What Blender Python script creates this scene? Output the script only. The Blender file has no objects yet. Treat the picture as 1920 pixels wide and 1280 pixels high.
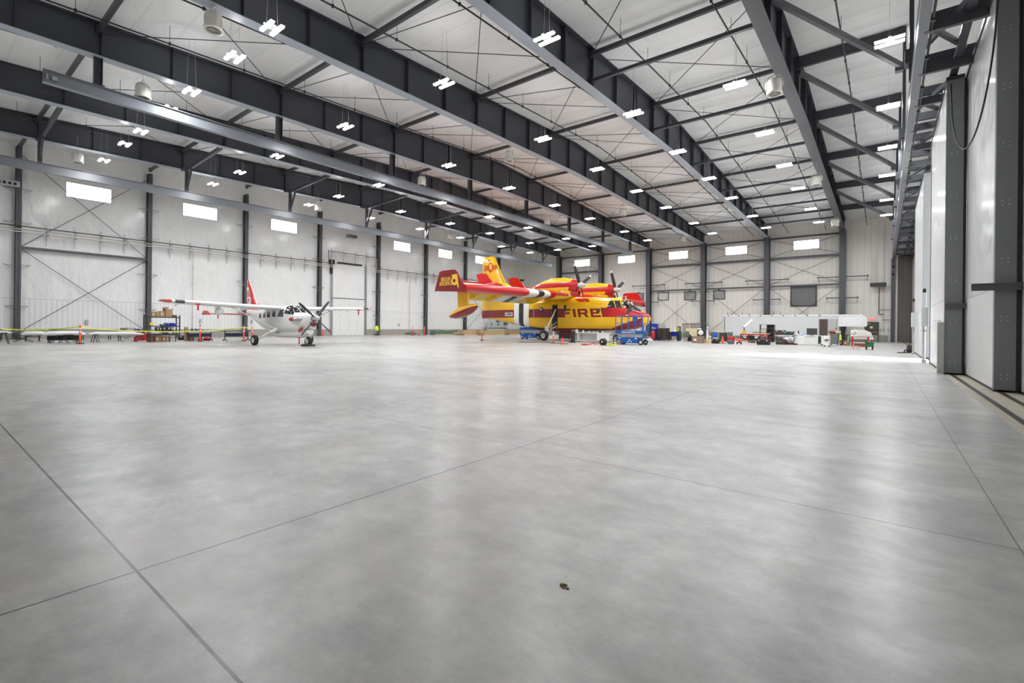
import bpy, math, random
from mathutils import Vector, Matrix
random.seed(7)
R = math.radians; PI = math.pi
SC = bpy.context.scene; COL = SC.collection

# ------------------------------------------------------------------ camera model
FPX = 893.0; YAW = R(38); CAMH = 1.36; ROLL = 0.0105; HY = 610.0
DV = (-math.sin(YAW), math.cos(YAW)); RV = (math.cos(YAW), math.sin(YAW))
def _un(u, v):
    x = u-960; y = v-HY; c, s = math.cos(ROLL), math.sin(ROLL)
    return x*c+y*s, x*s-y*c
def at(u, v, H=0.0):            # point of the horizontal plane z = H seen at that spot of the photo
    a, b = _un(u, v); z = FPX*(H-CAMH)/b; xc = a/FPX*z
    return (DV[0]*z+RV[0]*xc, DV[1]*z+RV[1]*xc)
def atX(u, v, X):
    a, b = _un(u, v); z = X/(DV[0]+RV[0]*a/FPX)
    return z*(DV[1]+RV[1]*a/FPX), CAMH+b/FPX*z
def atY(u, v, Y):
    a, b = _un(u, v); z = Y/(DV[1]+RV[1]*a/FPX)
    return z*(DV[0]+RV[0]*a/FPX), CAMH+b/FPX*z

# ------------------------------------------------------------------ materials
MATS = {}
def mat(name, col=(.8,.8,.8), rough=.5, metal=0., spec=.5, var=.06, scale=6., bump=0., bscale=30., emit=None, estr=0., coat=0., alpha=1.):
    if name in MATS: return MATS[name]
    m = bpy.data.materials.new(name); m.use_nodes = True; MATS[name] = m
    nt = m.node_tree; b = nt.nodes['Principled BSDF']
    b.inputs['Roughness'].default_value = rough; b.inputs['Metallic'].default_value = metal
    b.inputs['Specular IOR Level'].default_value = spec; b.inputs['Coat Weight'].default_value = coat
    b.inputs['Coat Roughness'].default_value = .08
    tc = nt.nodes.new('ShaderNodeTexCoord')
    n = nt.nodes.new('ShaderNodeTexNoise'); n.inputs['Scale'].default_value = scale; n.inputs['Detail'].default_value = 4
    nt.links.new(tc.outputs['Object'], n.inputs['Vector'])
    cr = nt.nodes.new('ShaderNodeMix'); cr.data_type = 'RGBA'
    nt.links.new(n.outputs['Fac'], cr.inputs['Factor'])
    cr.inputs[6].default_value = tuple(max(0, c*(1-var)) for c in col)+(1,)
    cr.inputs[7].default_value = tuple(min(1, c*(1+var)) for c in col)+(1,)
    nt.links.new(cr.outputs[2], b.inputs['Base Color'])
    if bump:
        n2 = nt.nodes.new('ShaderNodeTexNoise'); n2.inputs['Scale'].default_value = bscale; n2.inputs['Detail'].default_value = 3
        nt.links.new(tc.outputs['Object'], n2.inputs['Vector'])
        bp = nt.nodes.new('ShaderNodeBump'); bp.inputs['Strength'].default_value = bump
        nt.links.new(n2.outputs['Fac'], bp.inputs['Height']); nt.links.new(bp.outputs[0], b.inputs['Normal'])
    if emit:
        b.inputs['Emission Color'].default_value = tuple(emit)+(1,); b.inputs['Emission Strength'].default_value = estr
    return m
class NX:      # small node-expression helper on object coordinates
    def __init__(s, m):
        s.nt = m.node_tree; s.b = s.nt.nodes['Principled BSDF']
        tc = s.nt.nodes.new('ShaderNodeTexCoord'); s.vec = tc.outputs['Object']
        sp = s.nt.nodes.new('ShaderNodeSeparateXYZ'); s.nt.links.new(s.vec, sp.inputs[0])
        s.x, s.y, s.z = sp.outputs
    def op(s, o, a, b=0., c=None):
        n = s.nt.nodes.new('ShaderNodeMath'); n.operation = o
        for i, v in enumerate((a, b, c)):
            if v is None: continue
            if isinstance(v, (int, float)): n.inputs[i].default_value = v
            else: s.nt.links.new(v, n.inputs[i])
        return n.outputs[0]
    def gt(s, a, b): return s.op('GREATER_THAN', a, b)
    def lt(s, a, b): return s.op('LESS_THAN', a, b)
    def AND(s, *a):
        r = a[0]
        for q in a[1:]: r = s.op('MULTIPLY', r, q)
        return r
    def OR(s, *a):
        r = a[0]
        for q in a[1:]: r = s.op('MAXIMUM', r, q)
        return r
    def rng(s, v, a, b): return s.AND(s.gt(v, a), s.lt(v, b))
    def mix(s, f, a, b):
        n = s.nt.nodes.new('ShaderNodeMix'); n.data_type = 'RGBA'
        if isinstance(f, (int, float)): n.inputs[0].default_value = f
        else: s.nt.links.new(f, n.inputs[0])
        for i, v in ((6, a), (7, b)):
            if isinstance(v, tuple): n.inputs[i].default_value = tuple(v[:3])+(1,)
            else: s.nt.links.new(v, n.inputs[i])
        return n.outputs[2]
    def noise(s, scale, detail=4, vec=None, rough=.5, sc3=None):
        n = s.nt.nodes.new('ShaderNodeTexNoise'); n.inputs['Scale'].default_value = scale; n.inputs['Detail'].default_value = detail
        n.inputs['Roughness'].default_value = rough
        v = vec or s.vec
        if sc3:
            mp = s.nt.nodes.new('ShaderNodeMapping'); mp.inputs['Scale'].default_value = sc3
            s.nt.links.new(v, mp.inputs[0]); v = mp.outputs[0]
        s.nt.links.new(v, n.inputs['Vector']); return n.outputs['Fac']
    def ramp(s, v, a, b, lo=0., hi=1.):
        n = s.nt.nodes.new('ShaderNodeMapRange'); s.nt.links.new(v, n.inputs[0])
        n.inputs[1].default_value = a; n.inputs[2].default_value = b; n.inputs[3].default_value = lo; n.inputs[4].default_value = hi
        return n.outputs[0]
    def color(s, c): s.nt.links.new(c, s.b.inputs['Base Color'])
    def bump(s, h, strength, dist=1.):
        n = s.nt.nodes.new('ShaderNodeBump'); n.inputs['Strength'].default_value = strength; n.inputs['Distance'].default_value = dist
        s.nt.links.new(h, n.inputs['Height']); s.nt.links.new(n.outputs[0], s.b.inputs['Normal'])

YEL = (.80,.475,.008); RED = (.52,.006,.010); DRED = (.21,.008,.012); WHT = (.82,.82,.80); BLK = (.012,.012,.014)
steel = mat('dark_painted_steel', (.046,.049,.060), .42, 0, .5, .08, 2)
steel2 = mat('charcoal_column_paint', (.085,.09,.10), .4, 0, .5, .06, 2)
doorsteel = mat('door_post_paint', (.20,.207,.213), .55, 0, .4, .05, 3)
flange = mat('light_blue_grey_flange', (.36,.40,.46), .38, 0, .5, .05, 2)
pale = mat('pale_grey_paint', (.52,.54,.55), .45)
white = mat('white_paint', (.80,.80,.78), .35)
whitegloss = mat('glossy_white_paint', (.78,.79,.79), .18, 0, .5, .03, 1, coat=.4)
black = mat('black_plastic', (.012,.012,.013), .5)
blackmetal = mat('black_metal', (.02,.02,.022), .4)
rubber = mat('tyre_rubber', (.022,.022,.023), .75, bump=.15, bscale=60)
chrome = mat('bare_metal', (.6,.6,.6), .25, 1.)
galv = mat('galvanised_metal', (.50,.51,.52), .4, .7)
redpaint = mat('red_paint', (.50,.014,.014), .35, coat=.2)
dredpaint = mat('dark_red_paint', DRED, .4, coat=.2)
redgloss = mat('glossy_red_paint', (.55,.007,.010), .2, coat=.3, var=.02)
yelgloss = mat('glossy_yellow_paint', YEL, .2, coat=.5, var=.03)
orange = mat('safety_orange', (.85,.10,.03), .5)
blue = mat('lift_blue_paint', (.003,.085,.36), .38, var=.03)
darkblue = mat('royal_blue_plastic', (.008,.02,.42), .4)
navy = mat('navy_panel', (.02,.03,.09), .5)
green = mat('green_paint', (.01,.16,.03), .4)
dgreen = mat('dark_teal_green', (.005,.10,.07), .4)
graygreen = mat('grey_green_canvas', (.10,.15,.12), .7)
wood = mat('plywood', (.62,.47,.28), .65, var=.15, scale=3)
beige = mat('beige_laminate', (.62,.52,.38), .5)
card = mat('brown_cardboard', (.40,.26,.14), .8, var=.08)
cardin = mat('cardboard_inside', (.28,.17,.09), .85)
brown = mat('dark_brown_panel', (.075,.05,.04), .5)
tape_y = mat('yellow_caution_tape', (.80,.82,.12), .5)
hosey = mat('lime_hose', (.62,.72,.08), .5)
hosered = mat('red_hose', (.5,.03,.03), .5)
clearp = mat('white_cloth', (.72,.72,.70), .85)
glassd = mat('dark_cockpit_glass', (.02,.022,.026), .06, spec=.8, var=.2, scale=3)
conc = mat('concrete_kerb', (.36,.34,.31), .8, var=.15, scale=3, bump=.1)
rail = mat('track_rail', (.05,.045,.04), .45, .5)
olive = mat('olive_door_paint', (.085,.075,.05), .45)
browngrey = mat('taupe_steel_siding', (.135,.12,.11), .6)
tan = mat('tan_boot', (.62,.40,.16), .7)
skin = mat('skin', (.50,.28,.18), .55)
trouser = mat('olive_trousers', (.075,.07,.058), .85, bump=.2, bscale=8)
lens = mat('smoked_lens', (.1,.02,.01), .2)
led = mat('led_tube', (1,1,1), .5, emit=(.98,.99,1), estr=12.)

# liner walls / roof
def liner_mat(name, col, ribx, ribz=None, lower=None, gloss=.35, wr=.5, ribax='y'):
    m = mat(name, col, gloss); n = NX(m)
    wrk = n.noise(1.1, 5, rough=.55, sc3=(1,1,.55))
    folds = n.noise(3.5, 3, sc3=(1,1,.25))
    cre = n.nt.nodes.new('ShaderNodeTexVoronoi'); cre.feature = 'DISTANCE_TO_EDGE'; cre.inputs['Scale'].default_value = .55
    wv = n.nt.nodes.new('ShaderNodeVectorMath'); wv.operation = 'ADD'; wn = n.nt.nodes.new('ShaderNodeTexNoise'); wn.inputs['Scale'].default_value = .8; wn.inputs['Detail'].default_value = 3
    n.nt.links.new(n.vec, wn.inputs['Vector']); n.nt.links.new(n.vec, wv.inputs[0]); n.nt.links.new(wn.outputs['Color'], wv.inputs[1]); n.nt.links.new(wv.outputs[0], cre.inputs['Vector'])
    h = n.op('ADD', n.op('MULTIPLY', wrk, .16), n.op('MULTIPLY', folds, .07))
    h = n.op('ADD', h, n.op('MULTIPLY', n.op('MINIMUM', cre.outputs['Distance'], .25), .16))
    n.b.inputs['Coat Weight'].default_value = .5; n.b.inputs['Coat Roughness'].default_value = .16
    ax = n.y if ribax == 'y' else n.x
    rib = n.op('MULTIPLY', n.op('PINGPONG', ax, ribx), .12)
    if lower is not None:
        lo = n.lt(n.z, lower)
        hh = n.op('ADD', n.op('MULTIPLY', lo, rib), n.op('MULTIPLY', n.op('SUBTRACT', 1., lo), h))
        n.nt.links.new(n.op('ADD', n.op('MULTIPLY', lo, .2), gloss), n.b.inputs['Roughness'])
    else: hh = h
    seam = n.lt(n.op('PINGPONG', n.op('ADD', n.z, 0.), 1.9), .012)
    base = n.mix(n.ramp(wrk, .3, .75), tuple(c*.93 for c in col), col)
    if lower is not None:
        edge = n.rng(n.z, lower-.02, lower+.03)
        ribline = n.AND(n.lt(n.op('PINGPONG', ax, ribx), .022), lo)
        base = n.mix(n.op('MULTIPLY', ribline, .30), base, (.45,.45,.44))
        base = n.mix(n.op('MULTIPLY', edge, .35), base, (.3,.3,.3))
    n.color(base); n.bump(hh, wr, 1.)
    return m
wall_liner = liner_mat('white_foil_liner_wall', (.87,.875,.865), .15, lower=2.95, gloss=.4, wr=.9)
door_liner = liner_mat('white_foil_liner_door', (.82,.825,.82), .11, lower=2.25, gloss=.35, wr=1.)
def ribbed(name, col, p, ax, rough=.5, st=.35, dark=.35):
    m = mat(name, col, rough); n = NX(m); a = n.y if ax == 'y' else n.x
    q = n.op('PINGPONG', a, p)
    n.color(n.mix(n.op('MULTIPLY', n.lt(q, .03), dark), col, tuple(c*.6 for c in col)))
    n.bump(n.op('MULTIPLY', q, .2), st); return m
far_panel = ribbed('white_ribbed_steel_panel', (.80,.765,.715), .30, 'x')
taupe_rib = ribbed('taupe_ribbed_panel', (.15,.135,.125), .16, 'x', .6)
shutter = ribbed('grey_shutter_slats', (.17,.17,.18), .08, 'x', .5)
def roof_mat():
    m = mat('pillowed_roof_liner', (.76,.765,.76), .45); n = NX(m)
    pil = n.op('PINGPONG', n.y, .76)
    wr = n.noise(1.3, 4, sc3=(.5,1.5,1))
    fine = n.noise(.9, 2, sc3=(4,.4,1))
    h = n.op('ADD', n.op('MULTIPLY', n.op('SINE', n.op('MULTIPLY', pil, 2.1)), .10), n.op('MULTIPLY', wr, .10))
    h = n.op('ADD', h, n.op('MULTIPLY', fine, .05))
    n.color(n.mix(n.op('MULTIPLY', n.lt(pil, .03), .25), (.76,.765,.76), (.48,.48,.48)))
    n.bump(h, .6); return m
roof_liner = roof_mat()
def floor_mat():
    m = mat('polished_concrete', (.5,.5,.48), .3); n = NX(m)
    big = n.noise(.13, 4, rough=.6); mid = n.noise(.75, 7, rough=.68); fin = n.noise(4.5, 9, rough=.72)
    str_ = n.noise(.42, 8, sc3=(1,1.9,1), rough=.74); dirt = n.noise(1.7, 9, rough=.8)
    c = n.mix(n.ramp(big, .30, .70), (.45,.445,.43), (.60,.59,.565))
    c = n.mix(n.ramp(mid, .34, .68, 0, .8), c, (.68,.675,.655))
    c = n.mix(n.op('MULTIPLY', n.ramp(str_, .44, .66), .72), c, (.25,.252,.245))
    c = n.mix(n.op('MULTIPLY', n.ramp(dirt, .46, .70), .55), c, (.25,.25,.243))
    c = n.mix(n.op('MULTIPLY', n.ramp(fin, .42, .70), .42), c, (.30,.30,.29))
    patch = n.noise(.33, 6, rough=.62)
    c = n.mix(n.op('MULTIPLY', n.ramp(patch, .50, .66), n.ramp(n.noise(2.6, 8, rough=.75), .38, .62, .12, .62)), c, (.22,.225,.22))
    c = n.mix(n.op('MULTIPLY', n.ramp(n.noise(9., 6, rough=.7), .58, .72), .35), c, (.72,.72,.70))
    warm = n.noise(.28, 5, sc3=(1.2,.8,1), rough=.65)
    c = n.mix(n.op('MULTIPLY', n.ramp(warm, .50, .72), .42), c, (.49,.42,.365))
    def line(ax, p, off, w):
        q = n.op('PINGPONG', n.op('SUBTRACT', ax, off), p/2)
        return n.lt(q, w)
    def one(ax, v, w): return n.lt(n.op('ABSOLUTE', n.op('SUBTRACT', ax, v)), w)
    wob = n.op('MULTIPLY', n.op('SUBTRACT', n.noise(14., 3), .5), .012)
    xw = n.op('ADD', n.x, wob); yw = n.op('ADD', n.y, wob)
    thin = n.OR(one(n.x, .68, .005), one(n.x, -6.76, .005), one(yw, 4.28, .006), one(yw, 7.72, .005), one(n.x, -14.5, .006), one(yw, 12.0, .006), one(n.x,-22.,.007), one(yw,20.,.007))
    strong = n.OR(one(xw, -3.2, .0065), one(n.y, .795, .0075))
    inx = n.lt(n.x, 1.35)
    c = n.mix(n.op('MULTIPLY', thin, .85), c, (.10,.085,.07))
    c = n.mix(n.op('MULTIPLY', strong, .93), c, (.035,.028,.022))
    # coarser unpolished apron beside the door tracks
    ap = n.gt(n.x, 1.44)
    apc = n.mix(n.noise(3., 5, sc3=(3,.6,1)), (.34,.30,.235), (.50,.45,.37))
    c = n.mix(ap, c, apc)
    n.color(c); n.b.inputs['Specular IOR Level'].default_value = .65
    r = n.ramp(mid, .3, .75, .282, .34)
    r = n.op('ADD', r, n.op('MULTIPLY', n.ramp(fin, .45, .75), .08))
    r = n.op('MAXIMUM', r, n.op('MULTIPLY', ap, .75))
    n.nt.links.new(r, n.b.inputs['Roughness'])
    n.bump(n.op('ADD', n.op('MULTIPLY', n.noise(2.2, 4), .010), n.op('MULTIPLY', fin, .0016)), .25)
    return m
polished = floor_mat()

# ------------------------------------------------------------------ mesh builder
class MB:
    def __init__(s): s.v = []; s.f = []; s.mi = []; s.sm = []; s.m = 0
    def add(s, vs, fs, smooth=False):
        o = len(s.v); s.v += [tuple(v) for v in vs]
        for f in fs: s.f.append([o+i for i in f]); s.mi.append(s.m); s.sm.append(smooth)
        return s
    def box(s, x0, x1, y0, y1, z0, z1):
        vs = [(x, y, z) for x in (x0, x1) for y in (y0, y1) for z in (z0, z1)]
        return s.add(vs, [(0,1,3,2),(4,6,7,5),(0,4,5,1),(2,3,7,6),(0,2,6,4),(1,5,7,3)])
    def cbox(s, c, d): return s.box(c[0]-d[0]/2, c[0]+d[0]/2, c[1]-d[1]/2, c[1]+d[1]/2, c[2]-d[2]/2, c[2]+d[2]/2)
    def bev(s, x0, x1, y0, y1, z0, z1, b=.02):     # box with chamfered vertical and top edges
        b = min(b, (x1-x0)/3, (y1-y0)/3, (z1-z0)/3)
        def ring(i, z): return [(x0+b+i, y0+i, z), (x1-b-i, y0+i, z), (x1-i, y0+b+i, z), (x1-i, y1-b-i, z), (x1-b-i, y1-i, z), (x0+b+i, y1-i, z), (x0+i, y1-b-i, z), (x0+i, y0+b+i, z)]
        rs = [ring(0, z0), ring(0, z1-b), ring(b*.8, z1)]
        vs = sum(rs, []); fs = []
        for k in range(2):
            for i in range(8): j = (i+1) % 8; fs.append((k*8+i, k*8+j, k*8+8+j, k*8+8+i))
        fs.append(tuple(range(7, -1, -1))); fs.append(tuple(range(16, 24)))
        return s.add(vs, fs)
    def tube(s, p0, p1, r0, r1=None, n=8, caps=True):
        r1 = r0 if r1 is None else r1
        p0 = Vector(p0); p1 = Vector(p1); d = (p1-p0)
        if d.length < 1e-6: return s
        d.normalize(); a = d.orthogonal().normalized(); b = d.cross(a)
        vs = []
        for p, r in ((p0, r0), (p1, r1)):
            for i in range(n):
                t = 2*PI*i/n; vs.append(p+a*math.cos(t)*r+b*math.sin(t)*r)
        s.add(vs, [(i, (i+1) % n, n+(i+1) % n, n+i) for i in range(n)], n > 5)
        if caps:
            s.add(vs[:n], [tuple(range(n-1, -1, -1))]); s.add(vs[n:], [tuple(range(n))])
        return s
    def path(s, pts, r, n=6):
        for a, b in zip(pts[:-1], pts[1:]): s.tube(a, b, r, n=n)
        return s
    def bar(s, p0, p1, w, h):       # rectangular bar between two points; w sideways, h in the upright direction
        p0 = Vector(p0); p1 = Vector(p1); d = (p1-p0).normalized()
        up = Vector((0,0,1)) if abs(d.z) < .99 else Vector((0,1,0))
        a = d.cross(up).normalized(); b = a.cross(d)
        vs = [p+a*x*w/2+b*y*h/2 for p in (p0, p1) for x, y in ((-1,-1),(1,-1),(1,1),(-1,1))]
        return s.add(vs, [(3,2,1,0),(4,5,6,7),(0,1,5,4),(1,2,6,5),(2,3,7,6),(3,0,4,7)])
    def lathe(s, prof, c=(0,0,0), axis='z', n=24, closed=False):
        vs = []
        for r, h in prof:
            for i in range(n):
                t = 2*PI*i/n; a, b = r*math.cos(t), r*math.sin(t)
                v = (a, b, h) if axis == 'z' else ((h, a, b) if axis == 'x' else (b, h, a))
                vs.append((v[0]+c[0], v[1]+c[1], v[2]+c[2]))
        k = len(prof); fs = []
        for q in range(k-1 if not closed else k):
            q2 = (q+1) % k
            for i in range(n): j = (i+1) % n; fs.append((q*n+i, q*n+j, q2*n+j, q2*n+i))
        s.add(vs, fs, True)
        return s
    def prism(s, poly, t0, t1, ax='y'):     # polygon in the other two axes, extruded along ax
        def P(a, b, t): return (a, t, b) if ax == 'y' else ((t, a, b) if ax == 'x' else (a, b, t))
        n = len(poly); vs = [P(a, b, t0) for a, b in poly]+[P(a, b, t1) for a, b in poly]
        return s.add(vs, [tuple(range(n)), tuple(range(2*n-1, n-1, -1))]+[(i, n+i, n+(i+1) % n, (i+1) % n) for i in range(n)])
    def loft(s, rings, smooth=True, cap=True):
        n = len(rings[0]); vs = sum([list(r) for r in rings], []); fs = []
        for k in range(len(rings)-1):
            for i in range(n): j = (i+1) % n; fs.append((k*n+i, k*n+j, k*n+n+j, k*n+n+i))
        s.add(vs, fs, smooth)
        if cap: s.add(rings[0], [tuple(range(n-1, -1, -1))]); s.add(rings[-1], [tuple(range(n))])
        return s
    def build(s, name, mats, parent=None, loc=(0,0,0), rot=(0,0,0)):
        me = bpy.data.meshes.new(name); me.from_pydata(s.v, [], s.f)
        if not isinstance(mats, (list, tuple)): mats = [mats]
        for m in mats: me.materials.append(m)
        me.polygons.foreach_set('material_index', s.mi); me.polygons.foreach_set('use_smooth', s.sm)
        import bmesh
        bm = bmesh.new(); bm.from_mesh(me); bmesh.ops.recalc_face_normals(bm, faces=bm.faces); bm.to_mesh(me); bm.free()
        me.update()
        o = bpy.data.objects.new(name, me); COL.objects.link(o); o.location = loc; o.rotation_euler = rot
        if parent is not None: o.parent = parent
        return o
def tag(o, label, cat, group=None):
    o['label'] = label; o['category'] = cat
    if group: o['group'] = group
    return o
def thing(name, label, cat, loc=(0,0,0), rotz=0., group=None):
    o = bpy.data.objects.new(name, None); COL.objects.link(o); o.location = loc; o.rotation_euler = (0,0,rotz)
    return tag(o, label, cat, group)
def struct(o, label=None):
    o['kind'] = 'structure'
    if label: o['label'] = label
    return o
def dup(o, loc, label=None, rotz=None, group=None, scale=None):
    r = o.copy(); COL.objects.link(r); r.location = loc
    if rotz is not None: r.rotation_euler = (0,0,rotz)
    if label: r['label'] = label
    if group: r['group'] = group
    for ch in KIDS(o):
        c = ch.copy(); COL.objects.link(c); c.parent = r
        for g in KIDS(ch):
            d = g.copy(); COL.objects.link(d); d.parent = c
    return r
def KIDS(o): return [q for q in COL.objects if q.parent == o]
def ordw(n):
    T = {2:'twenty',3:'thirty'}
    W_ = ['first','second','third','fourth','fifth','sixth','seventh','eighth','ninth','tenth','eleventh','twelfth','thirteenth','fourteenth','fifteenth','sixteenth','seventeenth','eighteenth','nineteenth']
    if n < 20: return W_[n-1]
    return {2:'twentieth',3:'thirtieth'}[n//10] if n % 10 == 0 else T[n//10]+'-'+W_[n%10-1]
ORD = ['first','second','third','fourth','fifth','sixth','seventh','eighth','ninth','tenth','eleventh','twelfth','thirteenth','fourteenth']
def text(name, s, size, m, parent, loc, rot, ext=.004, align='CENTER', xs=1., bold=0.):
    cu = bpy.data.curves.new(name, 'FONT'); cu.body = s; cu.size = size; cu.extrude = ext; cu.offset = bold
    cu.align_x = align; cu.align_y = 'CENTER'; cu.space_line = .8
    t = bpy.data.objects.new(name, cu); COL.objects.link(t)
    dg = bpy.context.evaluated_depsgraph_get(); me = bpy.data.meshes.new_from_object(t.evaluated_get(dg))
    bpy.data.objects.remove(t); me.materials.clear(); me.materials.append(m)
    o = bpy.data.objects.new(name, me); COL.objects.link(o); o.location = loc; o.rotation_euler = rot; o.scale = (xs,1,1)
    if parent is not None: o.parent = parent
    return o

# ------------------------------------------------------------------ the hall
XL = -49.6; YF = 66.6; XR = 6.5; YB = -2.5; RIDGE = 32.
def roofz(y): return 15.55-.052*abs(y-RIDGE)
def girdz(y): return 13.25-.022*abs(y-RIDGE)
GY = [5.1+7.77*k for k in range(8)]
GX = [-3.8,-11.5,-19.1,-26.7,-34.3,-41.9]
def floor_():
    b = MB(); b.box(XL-.3, 40, YB-.3, YF+.3, -.3, 0); return struct(b.build('floor', polished))
floor_()
b = MB()
ys = [YB-.3, RIDGE, YF+.3]
for y0, y1 in ((ys[0], ys[1]), (ys[1], ys[2])):
    z0, z1 = roofz(y0), roofz(y1)
    vs = [(x, y, z+dz) for x in (XL-.3, XR+.3) for y, z in ((y0, z0), (y1, z1)) for dz in (0, .3)]
    b.add(vs, [(0,1,3,2),(4,6,7,5),(0,4,5,1),(2,3,7,6),(0,2,6,4),(1,5,7,3)])
struct(b.build('ceiling', roof_liner))
def holed_wall(name, ax, c, t, a0, a1, ztop, holes, m):
    # wall normal to ax, from coordinate c outward by t; holes = (a0,a1,z0,z1)
    b = MB(); zt = 16.
    As = sorted(set([a0, a1]+[h[0] for h in holes]+[h[1] for h in holes])); Zs = sorted(set([0, zt]+[h[2] for h in holes]+[h[3] for h in holes]))
    for i in range(len(As)-1):
        for j in range(len(Zs)-1):
            am = (As[i]+As[i+1])/2; zm = (Zs[j]+Zs[j+1])/2
            if any(h[0] < am < h[1] and h[2] < zm < h[3] for h in holes): continue
            lo, hi = sorted((c, c+t))
            if ax == 'x': b.box(lo, hi, As[i], As[i+1], Zs[j], Zs[j+1])
            else: b.box(As[i], As[i+1], lo, hi, Zs[j], Zs[j+1])
    return struct(b.build(name, m))
LW = [(7.65,10.46),(15.4,18.28),(23.2,26.05),(38.75,41.55),(46.5,49.3),(54.2,57.0)]
lholes = [(a, b_, 10.9, 12.12) for a, b_ in LW]
holed_wall('wall_left', 'x', XL, -.25, YB-.3, YF+.3, 16, lholes, wall_liner)
FW = [(-39.5,-36.6),(-31.9,-29.1),(-24.1,-21.4),(-16.6,-13.9),(-8.8,-6.1)]
fholes = [(a, b_, 10.85, 12.0) for a, b_ in FW]
holed_wall('wall_far', 'y', YF, .25, XL-.3, 1.0, 16, fholes, far_panel)
b = MB(); b.box(1.0, XR, YF-.35, YF, 0, 9.6); struct(b.build('wall_pocket', taupe_rib), 'taupe ribbed steel wall behind the far end of the sliding doors')
b = MB(); b.box(1.0, XR, YF-.35, YF, 9.6, 16); struct(b.build('wall_upper', far_panel))
b = MB(); b.box(XL-.3, XR, YB-.3, YB, 0, 16); struct(b.build('wall_near', wall_liner))
b = MB(); b.box(2.78, 3.0, 29.9, YF, 0, 16); b.box(2.78, 3.0, YB, 25.7, 0, 16); b.box(2.78, 3.0, 25.7, 29.9, 9.3, 16)
struct(b.build('wall_right', wall_liner))
b = MB(); b.box(.95, 1.12, YF-.5, YF, 0, 9.6); struct(b.build('trim_1', white), 'narrow white jamb strip at the edge of the taupe pocket wall')
b = MB(); b.box(XL, XL+.12, YB, 30.0, 0, .72); b.box(XL, XL+.12, 34.5, YF, 0, .72); struct(b.build('baseboard_left', conc))
b = MB(); b.box(XL, .3, YF-.12, YF, 0, .72); struct(b.build('baseboard_far', conc))
glass = mat('window_glass', (.95,.97,1), .05)
_g = glass.node_tree.nodes['Principled BSDF']; _g.inputs['Transmission Weight'].default_value = 1.; _g.inputs['IOR'].default_value = 1.01
winframe = mat('white_window_frame', (.70,.78,.85), .4)
nwin = 0
def window(ax, c, a0, a1, z0, z1, t):
    global nwin; nwin += 1
    f = MB(); w = .06; lo, hi = sorted((c+t*.2, c+t*.75))
    for (p, q, r_, s_) in ((a0, a1, z0, z0+w), (a0, a1, z1-w, z1), (a0, a0+w, z0, z1), (a1-w, a1, z0, z1)):
        if ax == 'x': f.box(lo, hi, p, q, r_, s_)
        else: f.box(p, q, lo, hi, r_, s_)
    o = struct(f.build('window_%d' % nwin, winframe))
    g = MB(); m0 = c+t*.5
    if ax == 'x': g.box(m0-.005, m0+.005, a0+w, a1-w, z0+w, z1-w)
    else: g.box(a0+w, a1-w, m0-.005, m0+.005, z0+w, z1-w)
    g.build('pane', glass, o)
for a, b_ in LW: window('x', XL, a, b_, 10.9, 12.12, -.25)
for a, b_ in FW: window('y', YF, a, b_, 10.85, 12.0, .25)
# small interior windows, grey shutter and exit door in the far wall
def wallwin(x0, x1, z0, z1, pane):
    global nwin; nwin += 1
    f = MB(); w = .08
    for (p, q, r_, s_) in ((x0, x1, z0, z0+w), (x0, x1, z1-w, z1), (x0, x0+w, z0, z1), (x1-w, x1, z0, z1)): f.box(p, q, YF-.08, YF, r_, s_)
    o = struct(f.build('window_%d' % nwin, blackmetal)); g = MB(); g.box(x0+w, x1-w, YF-.05, YF-.01, z0+w, z1-w); g.build('pane', pane, o)
    h = MB(); h.cbox(((x0+x1)/2, YF-.12, z1+.08), (.3,.16,.07)); h.build('window_lamp', blackmetal, o)
    return o
ginner = mat('interior_glass', (.32,.33,.33), .05, spec=.9, var=.7, scale=.9)
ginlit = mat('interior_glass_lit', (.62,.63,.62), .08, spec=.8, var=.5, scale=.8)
wallwin(-25.55,-24.0,5.15,6.35, ginlit); wallwin(-21.85,-20.25,5.1,6.3, ginner); wallwin(-18.0,-16.5,5.1,6.3, ginner); wallwin(-29.2,-27.7,5.1,6.3, ginner)
b = MB(); b.box(-8.9,-6.4, YF-.14, YF, 4.15, 6.4); o = struct(b.build('window_shutter', shutter), 'grey roller shutter closed over an opening high in the far wall')
f = MB(); f.box(-9.0,-8.9,YF-.2,YF,4.1,6.5); f.box(-6.4,-6.3,YF-.2,YF,4.1,6.5); f.box(-9.0,-6.3,YF-.2,YF,6.4,6.6); f.box(-9.0,-6.3,YF-.2,YF,4.05,4.15); f.build('shutter_frame', blackmetal, o)
# exit door
b = MB(); b.bev(-1.55,-.55, YF-.1, YF-.04, .02, 2.1, .01); d = struct(b.build('door_2', olive), 'olive steel exit door with a push bar')
f = MB(); f.box(-1.63,-1.55,YF-.16,YF,0,2.18); f.box(-.55,-.47,YF-.16,YF,0,2.18); f.box(-1.63,-.47,YF-.16,YF,2.1,2.18); f.build('door_frame', steel, d)
f = MB(); f.tube((-1.5,YF-.2,1.0),(-.65,YF-.2,1.0),.03); f.box(-1.52,-1.44,YF-.2,YF-.1,.95,1.05); f.box(-.72,-.62,YF-.2,YF-.1,.94,1.06); f.build('push_bar', chrome, d)
f = MB(); f.box(-1.25,-1.0,YF-.115,YF-.1,1.45,1.68); f.build('notice', white, d)
f = MB(); f.box(-1.45,-1.2,YF-.14,YF-.1,1.95,2.02); f.build('door_closer', galv, d)
s_ = thing('exit_sign', 'lit pink-red exit sign above the olive door', 'sign', (-1.05, YF-.08, 2.5))
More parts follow.
